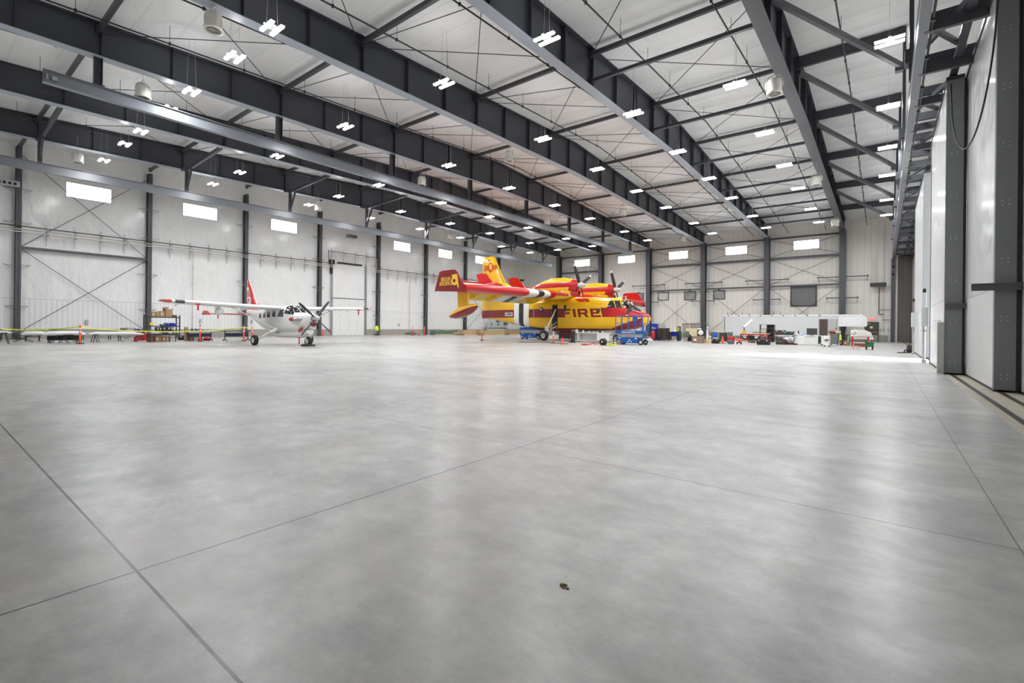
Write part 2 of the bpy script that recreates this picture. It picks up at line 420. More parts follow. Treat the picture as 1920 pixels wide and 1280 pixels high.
f = MB(); f.bev(-.22,.22,-.04,.05,-.13,.13,.02); f.build('sign_box', mat('exit_sign_face', (.8,.3,.28), .4, emit=(1,.25,.22), estr=.6), s_)
text('lettering', 'EXIT', .2, mat('exit_red', (.75,.02,.02), .4, emit=(1,.02,.02), estr=1.2), s_, (0,-.045,0), (PI/2,0,0))
# roll-up door in the left wall
b = MB(); b.box(XL+.05, XL+.13, 30.15, 34.35, .02, 4.25)
d = struct(b.build('door_1', mat('white_sectional_door', (.78,.80,.78), .35)), 'tall white sectional door in the left wall')
f = MB(); f.box(XL+.05, XL+.11, 30.15, 34.35, 4.33, 8.25); f.build('upper_section', wall_liner, d)
f = MB(); f.box(XL+.04, XL+.16, 30.15, 34.35, 4.25, 4.33); f.build('bottom_rail', steel2, d)
for i in range(9):
    for j in range(3):
        if i in (3,): continue
        f = MB(); f.tube((XL+.12, 31.1+1.15*j, .65+.42*i), (XL+.17, 31.1+1.15*j, .65+.42*i), .05, n=10); f.build('hinge_stud', galv, d)
for y in (30.0, 34.5):
    f = MB(); f.box(XL, XL+.22, y-.09, y-.03, 0, 8.4); f.box(XL, XL+.22, y+.03, y+.09, 0, 8.4)
    for k in range(10): f.box(XL, XL+.2, y-.09, y+.09, .5+.82*k, .56+.82*k)
    f.build('door_track', galv, d)
f = MB(); f.tube((XL+.3, 30.6, 8.35), (XL+.3, 33.8, 8.35), .09, n=10); f.build('torsion_shaft', black, d)
f = MB(); f.bev(XL, XL+.45, 29.7, 30.2, 8.1, 8.6); f.box(XL, XL+.3, 29.8, 30.0, 7.0, 8.1); f.build('door_motor', black, d)

# ------------------------------------------------------------------ steel frame
def girder(i, X):
    b = MB(); N = 24; Ys = [-2.3+k*(66.2+2.3)/N for k in range(N+1)]
    hw = .25 if i else .28
    for k in range(N):
        y0, y1 = Ys[k], Ys[k+1]
        for (x0, x1, fa, fb, mi) in ((-.012,.012, lambda y: girdz(y)+.03, lambda y: roofz(y)-.04, 0), (-hw,hw, lambda y: girdz(y), lambda y: girdz(y)+.03, 1), (-hw*.9,hw*.9, lambda y: roofz(y)-.04, lambda y: roofz(y)-.005, 0)):
            vs = [(X+x, y, z) for x in (x0, x1) for y, z in ((y0, fa(y0)), (y0, fb(y0)), (y1, fa(y1)), (y1, fb(y1)))]
            b.m = mi; b.add(vs, [(0,1,3,2),(4,6,7,5),(0,4,5,1),(2,3,7,6),(0,2,6,4),(1,5,7,3)])
    nm = ['first','second','third','fourth','fifth','sixth'][i]
    o = b.build('roof_girder', [steel, flange if i else steel2])
    tag(o, 'deep steel roof girder, the %s counting from the sliding doors' % nm, 'girder', 'roof girders')
    y = 2.6
    while y < 66:
        f = MB()
        for s in (-1, 1): f.box(*(sorted((X+s*.012, X+s*hw*.8))), y-.012, y+.012, girdz(y)+.03, roofz(y)-.04)
        f.build('stiffener', steel, o); y += 2.59
    return o
for i, X in enumerate(GX): girder(i, X)
def column(x, y, name, label, ztop, w, dep, ax, arms, m=steel2, taper=0.):
    t = thing(name, label, 'column', (x, y, 0), 0, 'steel columns')
    b = MB(); fl = .02
    if ax == 'x': # flanges face +-x (left wall columns), w is along y
        b.box(-dep/2,-dep/2+fl,-w/2,w/2,0,ztop); b.box(dep/2-fl,dep/2,-w/2,w/2,0,ztop); b.box(-dep/2,dep/2,-.01,.01,0,ztop)
    else:
        n = 1
        vs = []
        for z, d_ in ((0, dep), (ztop, dep+taper)):
            pass
        b.add([(x_, y_, z) for z, d_ in ((0, dep), (ztop, dep+taper)) for x_, y_ in ((-w/2, dep/2-d_), (w/2, dep/2-d_), (w/2, dep/2-d_+fl), (-w/2, dep/2-d_+fl))], [(0,1,2,3),(7,6,5,4),(0,4,5,1),(1,5,6,2),(2,6,7,3),(3,7,4,0)])
        b.box(-w/2,w/2,dep/2-fl,dep/2,0,ztop); b.box(-.01,.01,-dep/2-taper*.4,dep/2,0,ztop)
    b.build('shaft', m, t)
    f = MB(); f.box(-dep/2-.08 if ax == 'x' else -w/2-.08, dep/2+.08 if ax == 'x' else w/2+.08, -w/2-.05 if ax == 'x' else -dep/2-.05, w/2+.05 if ax == 'x' else dep/2+.05, 0, .03); f.build('base_plate', m, t)
    for z, L in arms:
        f = MB()
        if ax == 'x':
            for s in (-1, 1):
                f.box(-dep/2-.02, -dep/2+.04, min(0, s*L), max(0, s*L), z-.04, z+.04)
                f.tube((-dep/2, s*L*.95, z), (dep/2-.05, s*.05, z-.45), .02, n=5)
            f.build('brace_arm', galv, t)
        else:
            for s in (-1, 1):
                f.box(min(0, s*L), max(0, s*L), -dep/2-.02, -dep/2+.07, z-.05, z+.05)
                f.cbox((s*L, -dep/2, z), (.14,.16,.16)); f.tube((s*L*.97, -dep/2, z), (s*L*.97, dep/2-.02, z-.5), .02, n=5)
            f.build('brace_arm', steel, t)
    return t
for k, y in enumerate(GY+[GY[-1]+7.5]):
    column(XL+.28, y, 'steel_column', 'grey steel column along the left wall, the %s from the left' % ORD[k] if k < 8 else 'steel column in the far left corner of the hall', 13.9 if k < 8 else 13.6, .30, .50, 'x',
           [(10.9,.75),(8.5,.75),(5.4,.72),(2.4,.6)] if k < 8 else [])
FX = GX+[.72]
for k, x in enumerate(sorted(FX)):
    if k < 6: column(x, YF-.5, 'steel_column', 'wide grey steel column against the far wall, the %s from the left' % ORD[k], 12.7, .58, .55, 'y', [(7.3, 2.35),(4.9,1.45)] if k > 1 else [(7.3,1.6)], taper=.35)
    else: column(x, YF-.6, 'steel_column', 'narrow grey corner column left of the taupe pocket wall', 9.0, .34, .5, 'y', [(8.1,.0),(7.3,.0)])
def girt(p0, p1, w, h, m, label, grp='wall girts'):
    b = MB(); b.box(min(p0[0],p1[0])-(w/2 if p0[0] == p1[0] else 0), max(p0[0],p1[0])+(w/2 if p0[0] == p1[0] else 0), min(p0[1],p1[1])-(w/2 if p0[1] == p1[1] else 0), max(p0[1],p1[1])+(w/2 if p0[1] == p1[1] else 0), p0[2]-h/2, p0[2]-h/2+.03)
    b.bar(p0, p1, .03, h); 
    return tag(b.build('wall_girt', m), label, 'beam', grp)
sx = sorted(GX)
for z, w, h, nm in ((9.9,.3,.26,'upper'),(6.5,.16,.2,'lower'),(12.35,.2,.2,'topmost')):
    for k in range(5):
        if k == 1 and z < 12: continue
        girt((sx[k]+.25, YF-.55, z), (sx[k+1]-.25, YF-.55, z), w, h, steel2, '%s horizontal girt in bay %s from the left of the far wall' % (nm, ORD[k]))
girt((XL+.35, GY[0]+.15, 6.62), (XL+.35, GY[1]-.15, 6.62), .2, .2, steel2, 'horizontal steel girt between the first two left wall columns')
def rod(pts, label, grp, r=.018, m=blackmetal):
    b = MB(); b.path(pts, r, 6); return tag(b.build('bracing_rod', m), label, 'rod', grp)
def xrod(a, b_, c, d, lab, grp, r=.018):
    rod([a, b_], 'rising '+lab, grp, r); rod([c, d], 'falling '+lab, grp, r)
y0, y1 = GY[0]+.2, GY[1]-.2; X = XL+.3
xrod((X,y0,.6),(X,y1,6.5),(X,y0,6.5),(X,y1,.6),'brace rod low on the left wall, first bay', 'wall brace rods', .022)
xrod((X,y0,6.75),(X,y1,13.3),(X,y0,13.3),(X,y1,6.75),'brace rod high on the left wall, first bay', 'wall brace rods', .022)
y0, y1 = GY[6]+.2, GY[7]-.2
xrod((X,y0,.6),(X,y1,6.5),(X,y0,6.5),(X,y1,.6),'brace rod low on the left wall behind the yellow tail', 'wall brace rods', .022)
for k in (0,2,3,4):
    x0, x1 = sx[k]+.3, sx[k+1]-.3; Y = YF-.5
    for (za, zb, nm) in ((.4,6.3,'low'),(6.7,9.8,'middle'),(10.1,12.2,'high')):
        xrod((x0,Y,za),(x1,Y,zb),(x0,Y,zb),(x1,Y,za),'brace rod, %s in bay %s from the left of the far wall' % (nm, ORD[k]), 'wall brace rods', .024)
# roof struts and rods between girders
strut_p = {}
def strut(x0, x1, y, z, h, lab, m=steel):
    b = MB(); b.bar((x0, y, z), (x1, y, z), .16, h); b.cbox((x0+.12, y, z), (.24,.2,h+.1)); b.cbox((x1-.12, y, z), (.24,.2,h+.1))
    return tag(b.build('roof_strut', m), lab, 'strut', 'roof struts')
GXX = GX+[XL+.3]
for i in range(6):
    xa, xb = GXX[i+1]+.02, GXX[i]-.02
    bay = ORD[i]
    for k, y in enumerate(GY):
        zt = roofz(y)-.32
        strut(xa, xb, y, zt, .2, 'dark roof strut, row %s from the camera, %s bay from the sliding doors' % (ORD[k], bay))
        if i == 0: strut(xa, xb, y, girdz(y)+.32, .16, 'lower dark roof strut, row %s from the camera, beside the door girder' % ORD[k])
    if i < 5:
        for k in range(7):
            ya, yb = GY[k]+.1, GY[k+1]-.1
            if i == 0 and k == 0: ya = GY[0]
            za, zb = roofz(ya)-.5, roofz(yb)-.5
            lab = 'roof brace rod, %s bay from the doors, %s cell from the camera' % (bay, ORD[k])
            xrod((xa+.1,ya,za),(xb-.1,yb,zb),(xa+.1,yb,zb),(xb-.1,ya,za), lab, 'roof brace rods', .02)
            if i: rod([(xa+.1, yb, zb), (xb-.05, yb+.02, girdz(yb)+.15)], 'slanting rod from strut to girder foot, %s bay from the doors, %s row' % (bay, ORD[k]), 'girder stay rods', .018)
# sprinkler pipes under the roof
spx = [-1.6,-5.4,-9.2,-13.0,-16.8,-20.7,-24.5,-28.3,-32.1,-35.9,-39.7,-43.5]
sprk = mat('black_iron_pipe', (.018,.016,.016), .4)
for i, x in enumerate(spx):
    t = thing('sprinkler_pipe', 'thin black sprinkler pipe under the roof, the %s from the sliding doors' % ORD[i], 'pipe', (x, RIDGE, roofz(RIDGE)-.85), 0, 'sprinkler pipes')
    b = MB(); dz = lambda y: roofz(y)-roofz(RIDGE)
    b.path([(0, YB+1-RIDGE, dz(YB+1)), (0, 0, 0), (0, YF-.5-RIDGE, dz(YF-.5))], .035, 6); b.build('pipe', sprk, t)
    yy = 4.; head = None
    while yy < 64:
        p = (0, yy-RIDGE, dz(yy))
        if head is None:
            b = MB(); b.tube((0,0,.03), (0,0,.8), .010, n=5); b.cbox((0,0,0), (.09,.07,.12))
            head = HEAD.copy() if i else b.build('sprinkler_head', sprk, t, p)
            if i: COL.objects.link(head); head.parent = t; head.location = p
            else: HEAD = head
        else:
            q = head.copy(); COL.objects.link(q); q.location = p
        yy += 3.05
# ------------------------------------------------------------------ crane runways hung under the girders
def runway(x, z0, z1, ya, yb, label, br):
    t = thing('crane_runway_beam', label, 'beam', (x, ya, z0), 0, 'crane runway beams')
    b = MB(); L = yb-ya; h = z1-z0
    b.box(-.14,.14,0,L,0,.025); b.box(-.14,.14,0,L,h-.025,h); b.box(-.012,.012,0,L,.02,h-.02); b.build('beam', mat('runway_grey', (.22,.235,.26), .3, .2), t)
    b = MB(); b.cbox((.05,.35,h/2),(.06,.16,.16)); b.cbox((.05,.12,h/2),(.06,.05,.22)); b.build('end_stop', galv, t)
    for k, y in enumerate(GY):
        if not ya < y < yb: continue
        b = MB(); yy = y-ya
        if not br:
            b.box(-.13,.13,yy-.14,yy-.12,h,girdz(y)-z0); b.box(-.13,.13,yy+.12,yy+.14,h,girdz(y)-z0); b.box(-.01,.01,yy-.13,yy+.13,h,girdz(y)-z0)
            b.cbox((0,yy,h+.02),(.4,.4,.03))
        else:
            zt = girdz(y)-z0
            b.bar((0,yy,h),(0,yy,zt-.1),.2,.2); b.bar((0,yy,zt-.25),(-34.3-x-.25,yy,zt+.05),.18,.22); b.bar((0,yy,h+.1),(.9,yy,zt-.35),.12,.12); b.bar((-.05,yy,zt-.25),(GX[5]-x+.2,yy,zt),.16,.2)
        b.build('hanger', steel, t)
    return t
runway(-26.7, 10.93, 11.45, 3.4, 60.3, 'long crane runway beam on short posts below the fourth roof girder', False)
runway(-40.7, 10.42, 10.98, 1.0, 62.0, 'long crane runway beam on slanting brackets near the left wall', True)

# ------------------------------------------------------------------ door header truss
t = thing('header_beam', 'long box-like header beam running above the sliding doors', 'beam', (.72, 0, 9.0))
b = MB(); b.box(-.10,.12,YB,YF-.3,0,.03); b.box(-.08,-.05,YB,YF-.3,.03,.62); b.box(-.10,.12,YB,YF-.3,.62,.65)
b.build('bottom_chord', [mat('header_paint', (.20,.215,.24), .35)], t)
b = MB(); b.path([(.17,YB,.02),(.17,YF-.5,.02)], .03, 5)
for k in range(30): b.cbox((.17, 3+k*2.1, .02), (.09,.12,.09))
b.build('conduit', sprk, t)
for k, y in enumerate(GY):
    b = MB(); b.box(-.14,-.02,y-.12,y+.12,.65,roofz(y)-9.05); b.cbox((-.1,y,1.4),(.3,.5,.45)); b.build('post', steel, t)
for k, y in enumerate(GY):
    z = roofz(y)-.75
    strut(GX[0]+.02, .62, y, roofz(y)-.3, .55, 'deep dark beam from door girder to header, row %s from the camera' % ORD[k])
    if k < 7:
        y2 = GY[k+1]
        b = MB(); b.bar((GX[0]+.2, y+.2, roofz(y)-.7), (.55, y2-.2, roofz(y2)-1.9 if k else roofz(y2)-1.9), .16, .24); b.cbox((.45, y2-.2, roofz(y2)-1.95), (.3,.3,.35))
        tag(b.build('diagonal_brace', steel2), 'long slanting brace from door girder to header, the %s from the camera' % ORD[k], 'brace', 'header braces')
# ties out to the door rail
k = 0; y = 11.
while y < 65:
    b = MB(); b.bar((.75, y, 9.12), (2.6, y, 9.12), .12, .26)
    tag(b.build('canopy_tie', steel2), 'short tie beam above the doors, the %s counting away from the camera' % ordw(k+1), 'beam', 'ties above the doors')
    if k % 2 == 0:
        b = MB(); b.bar((.85, y+.1, 9.2), (1.75, y+2.5, 9.5), .1, .12)
        b2 = tag(b.build('canopy_brace', steel), 'lower diagonal brace between the door ties, the %s away from the camera' % ordw(k//2+1), 'brace', 'braces above the doors')
        b = MB(); b.bar((1.75, y+.1, 9.75), (.85, y+2.5, 9.75), .1, .16)
        tag(b.build('canopy_brace', steel), 'upper diagonal brace between the door ties, the %s away from the camera' % ordw(k//2+1), 'brace', 'braces above the doors')
    b = MB(); b.bar((.75, y+1.3, 9.95), (3.9, y+1.3, 9.95), .14, .3)
    tag(b.build('canopy_purlin', steel), 'deeper dark purlin over the door tracks, the %s away from the camera' % ordw(k+1), 'beam', 'purlins above the doors')
    k += 1; y += 2.59
for i, (x, z) in enumerate(((1.62, 9.28),(2.06,9.28),(2.48,9.28))):
    b = MB(); b.box(x-.09,x+.09,YB,YF-.4,z-.08,z+.02); b.box(x-.02,x+.02,YB,YF-.4,z+.02,z+.2)
    tag(b.build('door_guide_rail', steel), '%s overhead guide rail of the sliding doors, counted from inside' % ORD[i], 'rail', 'overhead door rails')
for i, x in enumerate((1.64, 2.03, 2.42)):
    t = thing('floor_track', '%s steel floor track of the sliding doors, counted from inside' % ORD[i], 'rail', (x,0,0), 0, 'door floor tracks')
    b = MB(); b.box(-.045,-.03,YB,YF-.4,-.01,.008); b.box(.03,.045,YB,YF-.4,-.01,.008); b.box(-.012,.012,YB,YF-.4,-.01,.018); b.build('rail', rail, t)
    b = MB(); b.box(-.03,.03,YB,YF-.4,.0,.004); b.build('slot', rail, t)

# ------------------------------------------------------------------ sliding hangar doors
ndoor = [2]
def leaf(x0, x1, y0, y1, ht, label, bracket=None, sleeve=False):
    ndoor[0] += 1
    t = struct(thing('door_%d' % ndoor[0], label, 'door', (x0, y0, .05))); del t['category']
    w = x1-x0; L = y1-y0
    b = MB(); b.box(.02, w-.02, .16, L-.16, 0, ht); b.build('liner_panel', door_liner, t)
    for yy in (0, L-.18):
        b = MB(); b.box(0, w, yy, yy+.18, 0, ht+.02)
        p = b.build('end_post', doorsteel, t)
    bolts = galv
    b = MB(); zz = .25
    while zz < ht:
        for xx in (w*.32, w*.62): b.tube((xx,-.012,zz),(xx,.01,zz),.014,n=6); b.tube((xx,-.012,zz+.09),(xx,.01,zz+.09),.014,n=6)
        zz += 1.28
    b.build('bolts', bolts, t)['kind'] = 'stuff'
    b = MB(); b.box(.0,.06,.0,L,-.04,0); b.build('bottom_seal', black, t)
    b = MB(); b.box(-.01,w+.01,0,L,ht+.02,ht+.14); b.build('top_rail', steel, t)
    b = MB(); b.box(w,w+.065,.02,.3,0,ht); b.build('edge_seal', black, t)
    if bracket:
        b = MB(); xx0, xx1, zz = bracket
        b.box(xx0, xx1, -.05, -.01, zz-.08, zz+.08); b.box(xx0, xx1, -.12, -.01, zz+.06, zz+.08); b.box(xx0, xx1, -.12, -.01, zz-.08, zz-.06); b.build('guide_bracket', mat('bracket_steel', (.13,.13,.125), .5), t)
    if sleeve:
        b = MB(); b.bev(-.16, .0, -.04, .16, -.03, 1.55, .01); b.build('motor_cover', mat('aluminium_cover', (.46,.46,.44), .4, .4), t)
        b = MB(); b.box(-.11,-.1,.2,.9,1.6,1.62); b.path([(-.08,.1,1.55),(-.03,.9,1.62),(-.03,3.6,1.66)],.012,5); b.build('cable', galv, t)
    return t
leaf(1.46, 1.86, 19.75, 25.9, 8.95, 'second sliding hangar door leaf, the one left of the narrower grey post', bracket=(.0,.52,2.05), sleeve=True)
leaf(1.93, 2.27, 14.95, 21.2, 9.05, 'middle sliding hangar door leaf ending in the broad grey post at the right', bracket=(-.38,.42,2.28))
leaf(2.34, 2.7, 7.5, 15.2, 9.2, 'nearest sliding hangar door leaf at the right edge')
leaf(1.42, 1.80, 29.75, 37.9, 8.7, 'sliding hangar door leaf beyond the bright gap')
leaf(1.86, 2.2, 37.6, 45.8, 8.7, 'sliding hangar door leaf partly hidden behind the one beyond the gap')
leaf(2.3, 2.65, 45.5, 66.0, 8.7, 'farthest sliding hangar door leaf at the far end')
for (x, y, lab) in ((1.30, 26.0, 'grey metal control box with stand on the near side of the bright door gap'), (1.27, 34.2, 'slim grey control post on the door leaf beyond the bright gap')):
    t = thing('door_control_box', lab, 'control box', (x, y, 0))
    b = MB(); b.bev(-.10,.10,-.18,.18,1.5,2.3,.02); b.build('cabinet', pale, t)
    b = MB(); b.tube((0,0,.1),(0,0,1.5),.05); b.box(-.07,.07,-.07,.07,0,.12); b.box(-.07,.07,-.07,.07,1.3,1.36); b.build('post', galv, t)
    b = MB(); b.tube((.05,.1,2.3),(.05,.1,2.9),.02); b.build('conduit', galv, t)
    b = MB(); b.box(-.05,.05,-.1,.0,2.9,3.05); b.build('beacon', black, t)
t = thing('push_button_station', 'x', 'switch', (1.32,26.67,0)); MB().tube((0,0,0),(0,0,1.0),.02).build('post', galv, t); MB().bev(-.04,.04,-.08,.08,1.0,1.35,.02).build('button_box', mat('signal_yellow', (.8,.55,.02), .4), t); tag(t, 'small yellow push-button station in the bright door gap', 'switch')
# cable loop hanging at the middle leaf
pts = []
p0, p1 = (1.62, 19.5, 8.75), (2.0, 14.75, 9.0)
for k in range(25):
    u = k/24; s_ = 1-(2*u-1)**2
    pts.append((p0[0]+(p1[0]-p0[0])*u+.0, p0[1]+(p1[1]-p0[1])*u, p0[2]+(p1[2]-p0[2])*u-2.7*s_**.55 if 0 < u < 1 else p0[2]+(p1[2]-p0[2])*u))
b = MB(); b.path([(q[0]-.1, q[1]-.15, q[2]) for q in pts], .02, 6); tag(b.build('power_cable', black), 'black power cable hanging in a loop between two sliding door leaves', 'cable')

# ------------------------------------------------------------------ lights
ldn = bpy.data.lights.new('down_light', 'AREA'); ldn.shape = 'RECTANGLE'; ldn.size = .86; ldn.size_y = .12; ldn.energy = 108.; ldn.color = (.975,.985,1)
lup = bpy.data.lights.new('ceiling_fill', 'AREA'); lup.shape = 'RECTANGLE'; lup.size = .9; lup.size_y = .12; lup.energy = 17.; lup.color = (.975,.985,1)  # upward fill added to every fixture only to brighten the ceiling
led.cycles.emission_sampling = 'NONE'
proto = None
def light(x, y, lab):
    global proto
    if proto: return dup(proto, (x, y, 12.0), lab)
    t = thing('ceiling_light', lab, 'light', (x, y, 12.0), 0, 'hanging twin ceiling lights')
    for s in (-1, 1):
        b = MB(); b.bev(-.44,.44,s*.18-.065,s*.18+.065,-.03,.02,.02); b.build('lamp_bar', led, t)
        for nm_, dd, z_, rx, sx_, sy_ in (('down_light', ldn, -.034, 0, 1.02, .16), ('ceiling_fill', lup, .125, PI, .9, .12)):
            if dd is lup and s > 0: continue
            o = bpy.data.objects.new(nm_, dd); COL.objects.link(o); o.parent = t; o.location = (0, s*.18 if dd is ldn else 0, z_); o.rotation_euler = (rx,0,0)
    b = MB(); b.bev(-.14,.14,-.13,.13,.0,.10,.02); b.box(-.05,.05,-.3,.3,.04,.06); b.build('housing', white, t)
    for s in (-1, 1): MB().box(-.45,.45,s*.18-.08,s*.18+.08,.022,.035).build('reflector', white, t)
    for s in (-1, 1):
        b = MB(); b.tube((0,s*.2,.07),(0,s*.1,2.4),.006,n=4); b.build('hanger_wire', galv, t)
    proto = t; return t
LX = [.07,-5.23,-9.95,-15.4,-23.0,-30.6,-36.05,-40.8]; LY = [14.65,22.4,28.9,35.4,41.8,49.7,56.3]
for j, x in enumerate([-17.5,-20.63,-25.3,-28.3,-32.9,-36.0,-40.8][::-1]): light(x, 8.15, 'hanging twin ceiling light, %s from the left in the row nearest the camera' % ORD[j])
for r_, y in enumerate(LY):
    xs = LX if y > 20 else LX[2:]
    for j, x in enumerate(xs[::-1]): light(x, y, 'hanging twin ceiling light, %s from the left in the %s row from the camera' % (ORD[j], ORD[r_+1]))
# bucket-shaped air circulation fans
fanm = mat('white_fan_plastic', (.74,.72,.66), .45)
fp = None
FPX_ = [(400,40,GX[2]),(955,293,GX[2]),(1281,448,GX[2]),(268,170,GX[3]),(791,339,GX[3]),(1026,415,GX[3]),(1452,162,-3.75),(1531,338,-3.75),(1566,417,-3.75),(145,295,-40.4),(597,388,-40.4),(843,443,-40.4),(1168,397,-18.9)]
fl = ['above the left of the hall, large and close','hanging in mid hall by the third girder','small, far along the third girder','near the left crane runway','below the fourth girder in mid hall','over the yellow tail','beside the girder by the doors, nearest','beside the girder by the doors, middle','beside the girder by the doors, farthest','highest near the left edge','by the left wall beyond the big door','far along the left wall','half hidden far along the third girder']
for (u, v, X), lab in zip(FPX_, fl):
    y, z = atX(u, v, X)
    if not (0 < y < 64): continue
    loc = (X, y, max(11.0, min(z, 12.4)))
    if fp is None:
        fp = thing('air_circulation_fan', 'white bucket-shaped hanging fan '+lab, 'fan', loc, 0, 'hanging bucket-shaped fans')
        b = MB(); b.lathe([(.0,.30),(.20,.30),(.27,.24),(.30,.1),(.28,-.22),(.31,-.26),(.31,-.34),(.25,-.34),(.22,-.2),(.0,-.1)], n=20); b.build('shell', fanm, fp)
        b = MB(); b.path([(-.33,0,-.05),(-.34,0,.2),(-.22,0,.42),(0,0,.5),(.22,0,.42),(.34,0,.2),(.33,0,-.05)],.02,6); b.build('yoke', fanm, fp)
        b = MB(); b.tube((0,0,.5),(0,0,1.3),.008,n=4); b.build('hanger_wire', galv, fp)
        b = MB(); b.lathe([(.0,-.30),(.17,-.30),(.19,-.34)], n=16); b.build('outlet_grille', mat('fan_grille',(.3,.29,.26),.6), fp)
    else: dup(fp, loc, 'white bucket-shaped hanging fan '+lab)

# ------------------------------------------------------------------ pipes, heaters on the walls
def wallpipe(lab, m, pts, r):
    b = MB(); b.path(pts, r, 8)
    for p in pts[1:-1]: b.cbox(p, (r*2.6,)*3)
    return tag(b.build('wall_pipe', m), lab, 'pipe', 'pipes along the left wall')
px = XL+.75
pinkp = mat('copper_pink_pipe', (.62,.50,.46), .45); wpipe = mat('white_pipe', (.72,.71,.69), .4)
for z, zz, a, c, m, lab in ((8.12, 9.45, 29.2, 36.0, sprk, 'dark steel pipe, topmost of three along the left wall, stepping over the tall door'), (7.9, 9.2, 29.6, 35.6, pinkp, 'pinkish pipe, middle of three along the left wall'), (7.72, 8.95, 30.0, 35.2, wpipe, 'white pipe, lowest of three along the left wall')):
    wallpipe(lab, m, [(px, YB+.2, z), (px, a, z), (px, a, zz), (px, c, zz), (px, c, z), (px, 64, z)], .035)
hb = None; n = 0
hy_ = hy = [GY[k]+1.55+1.54*j for k in range(7) for j in range(4)]
for y in hy:
    if 29.4 < y < 36: dz_ = 1.35
    else: dz_ = 0
    lab = 'slotted steel pipe hanger on the left wall, the %s from the left' % ordw(n+1); n += 1
    if hb is None:
        hb = thing('pipe_hanger', lab, 'bracket', (XL+.1, y, 7.75+dz_), 0, 'pipe hangers on the left wall')
        b = MB(); b.box(0,.05,-.035,.035,-.8,.78); b.build('strut_channel', galv, hb)
        b = MB(); b.box(0,.62,-.03,.03,.28,.33); b.box(0,.62,-.03,.03,-.1,-.06); b.tube((.62,0,.33),(.62,0,-.3),.015,n=5); b.tube((.62,.0,-.3),(.45,.12,-.3),.015,n=5); b.build('arm', galv, hb)
    else: dup(hb, (XL+.1, y, 7.75+dz_), lab)
for (y, lab) in ((16.2,'thin pipe dropping down the left wall left of the red-tailed aircraft'),(41.3,'thin pipe dropping down the left wall right of the tall door'),(56.2,'thin pipe dropping down the left wall behind the yellow tail')):
    b = MB(); b.tube((XL+.15,y,.75),(XL+.15,y,7.8),.025); 
    for z in (1.8,3.3,4.8,6.3): b.cbox((XL+.12,y,z),(.1,.14,.08))
    tag(b.build('drop_pipe', pinkp), lab, 'pipe')
def heater(loc, rot, lab, s=1., m=None):
    t = thing('unit_heater', lab, 'heater', loc, rot)
    b = MB(); b.bev(-.7*s,.7*s,-.3,.3,-.2*s,.2*s,.03); b.build('cabinet', m or blackmetal, t)
    b = MB()
    for k in range(6): b.box(-.6*s, .6*s, -.33, -.3, -.16*s+k*.06*s, -.14*s+k*.06*s)
    b.build('louvres', steel2, t)
    for s_ in (-1, 1):
        b = MB(); b.tube((s_*.6*s,0,.2*s),(s_*.6*s,0,1.0),.012,n=5); b.build('hanger_rod', galv, t)
    return t
heater((-.55, YF-.8, 6.25), 0, 'black unit heater high on the far wall above the exit door')
heater((XL+.75, 32.1, 11.5), PI/2, 'grey unit heater high on the left wall above the tall door', .8, mat('heater_grey',(.30,.30,.28),.5))
heater((XL+1.1, 64.3, 9.0), 0, 'small black unit heater in the far left corner', .75)
t = thing('louvre_panel', 'white louvred vent grille high at the left edge', 'vent', (XL+.8, 4.2, 11.05))
b = MB(); b.box(0,.1,-1.6,.9,-.2,.2); b.build('frame', pale, t)
for k in range(9):
    b = MB(); b.box(.1,.13,-1.5+k*.26,-1.5+k*.26+.16,-.1,.08); b.build('louvre', blackmetal, t)
# pipes on the far wall
for k, (lab, pts, m, r) in enumerate((('white looped flue pipe above the far heater', [(-1.05,YF-.3,6.5),(-1.05,YF-.3,9.2),(-.9,YF-.3,9.35),(-.75,YF-.3,9.2),(-.75,YF-.3,6.5)], wpipe, .03),
    ('dark pipe running down from the far heater and round to the corner column', [(-.47,YF-.3,6.0),(-.47,YF-.3,3.0),(-.05,YF-.3,3.0)], sprk, .04),
    ('thin dark conduit above the light switches by the exit door', [(-.05,YF-.15,12.5),(-.05,YF-.15,1.3)], galv, .015),
    ('short dark horizontal pipe above the switches by the corner column', [(-.45,YF-.3,3.5),(.6,YF-.3,3.5)], sprk, .03),
    ('lower dark horizontal pipe beside the exit sign', [(-.2,YF-.3,2.4),(.6,YF-.3,2.4)], sprk, .03),
    ('thin conduit down the far wall between the small windows', [(-22.8,YF-.12,8.5),(-22.8,YF-.12,1.2)], wpipe, .025))):
    b = MB(); b.path(pts, r, 6); tag(b.build('far_wall_pipe', m), lab, 'pipe')
for x, lab in ((-.3,'left switch box by the exit door'),(-.05,'middle switch box by the exit door'),(.35,'right switch box by the exit door')):
    b = MB(); b.bev(x-.06,x+.06,YF-.1,YF,1.22,1.42,.01); tag(b.build('switch_box', galv), 'small grey '+lab, 'switch')
for (y, z, lab) in ((8.95,1.0,'small grey socket box low on the left wall at the far left'),(16.9,1.2,'small grey socket box on the left wall behind the tables'),(21.4,1.2,'grey call box on the left wall left of the white aircraft'),(39.6,1.0,'small grey socket box on the left wall right of the tall door')):
    b = MB(); b.bev(XL,XL+.12,y-.09,y+.09,z+.1,z+.45,.01); tag(b.build('socket_box', galv), lab, 'socket')
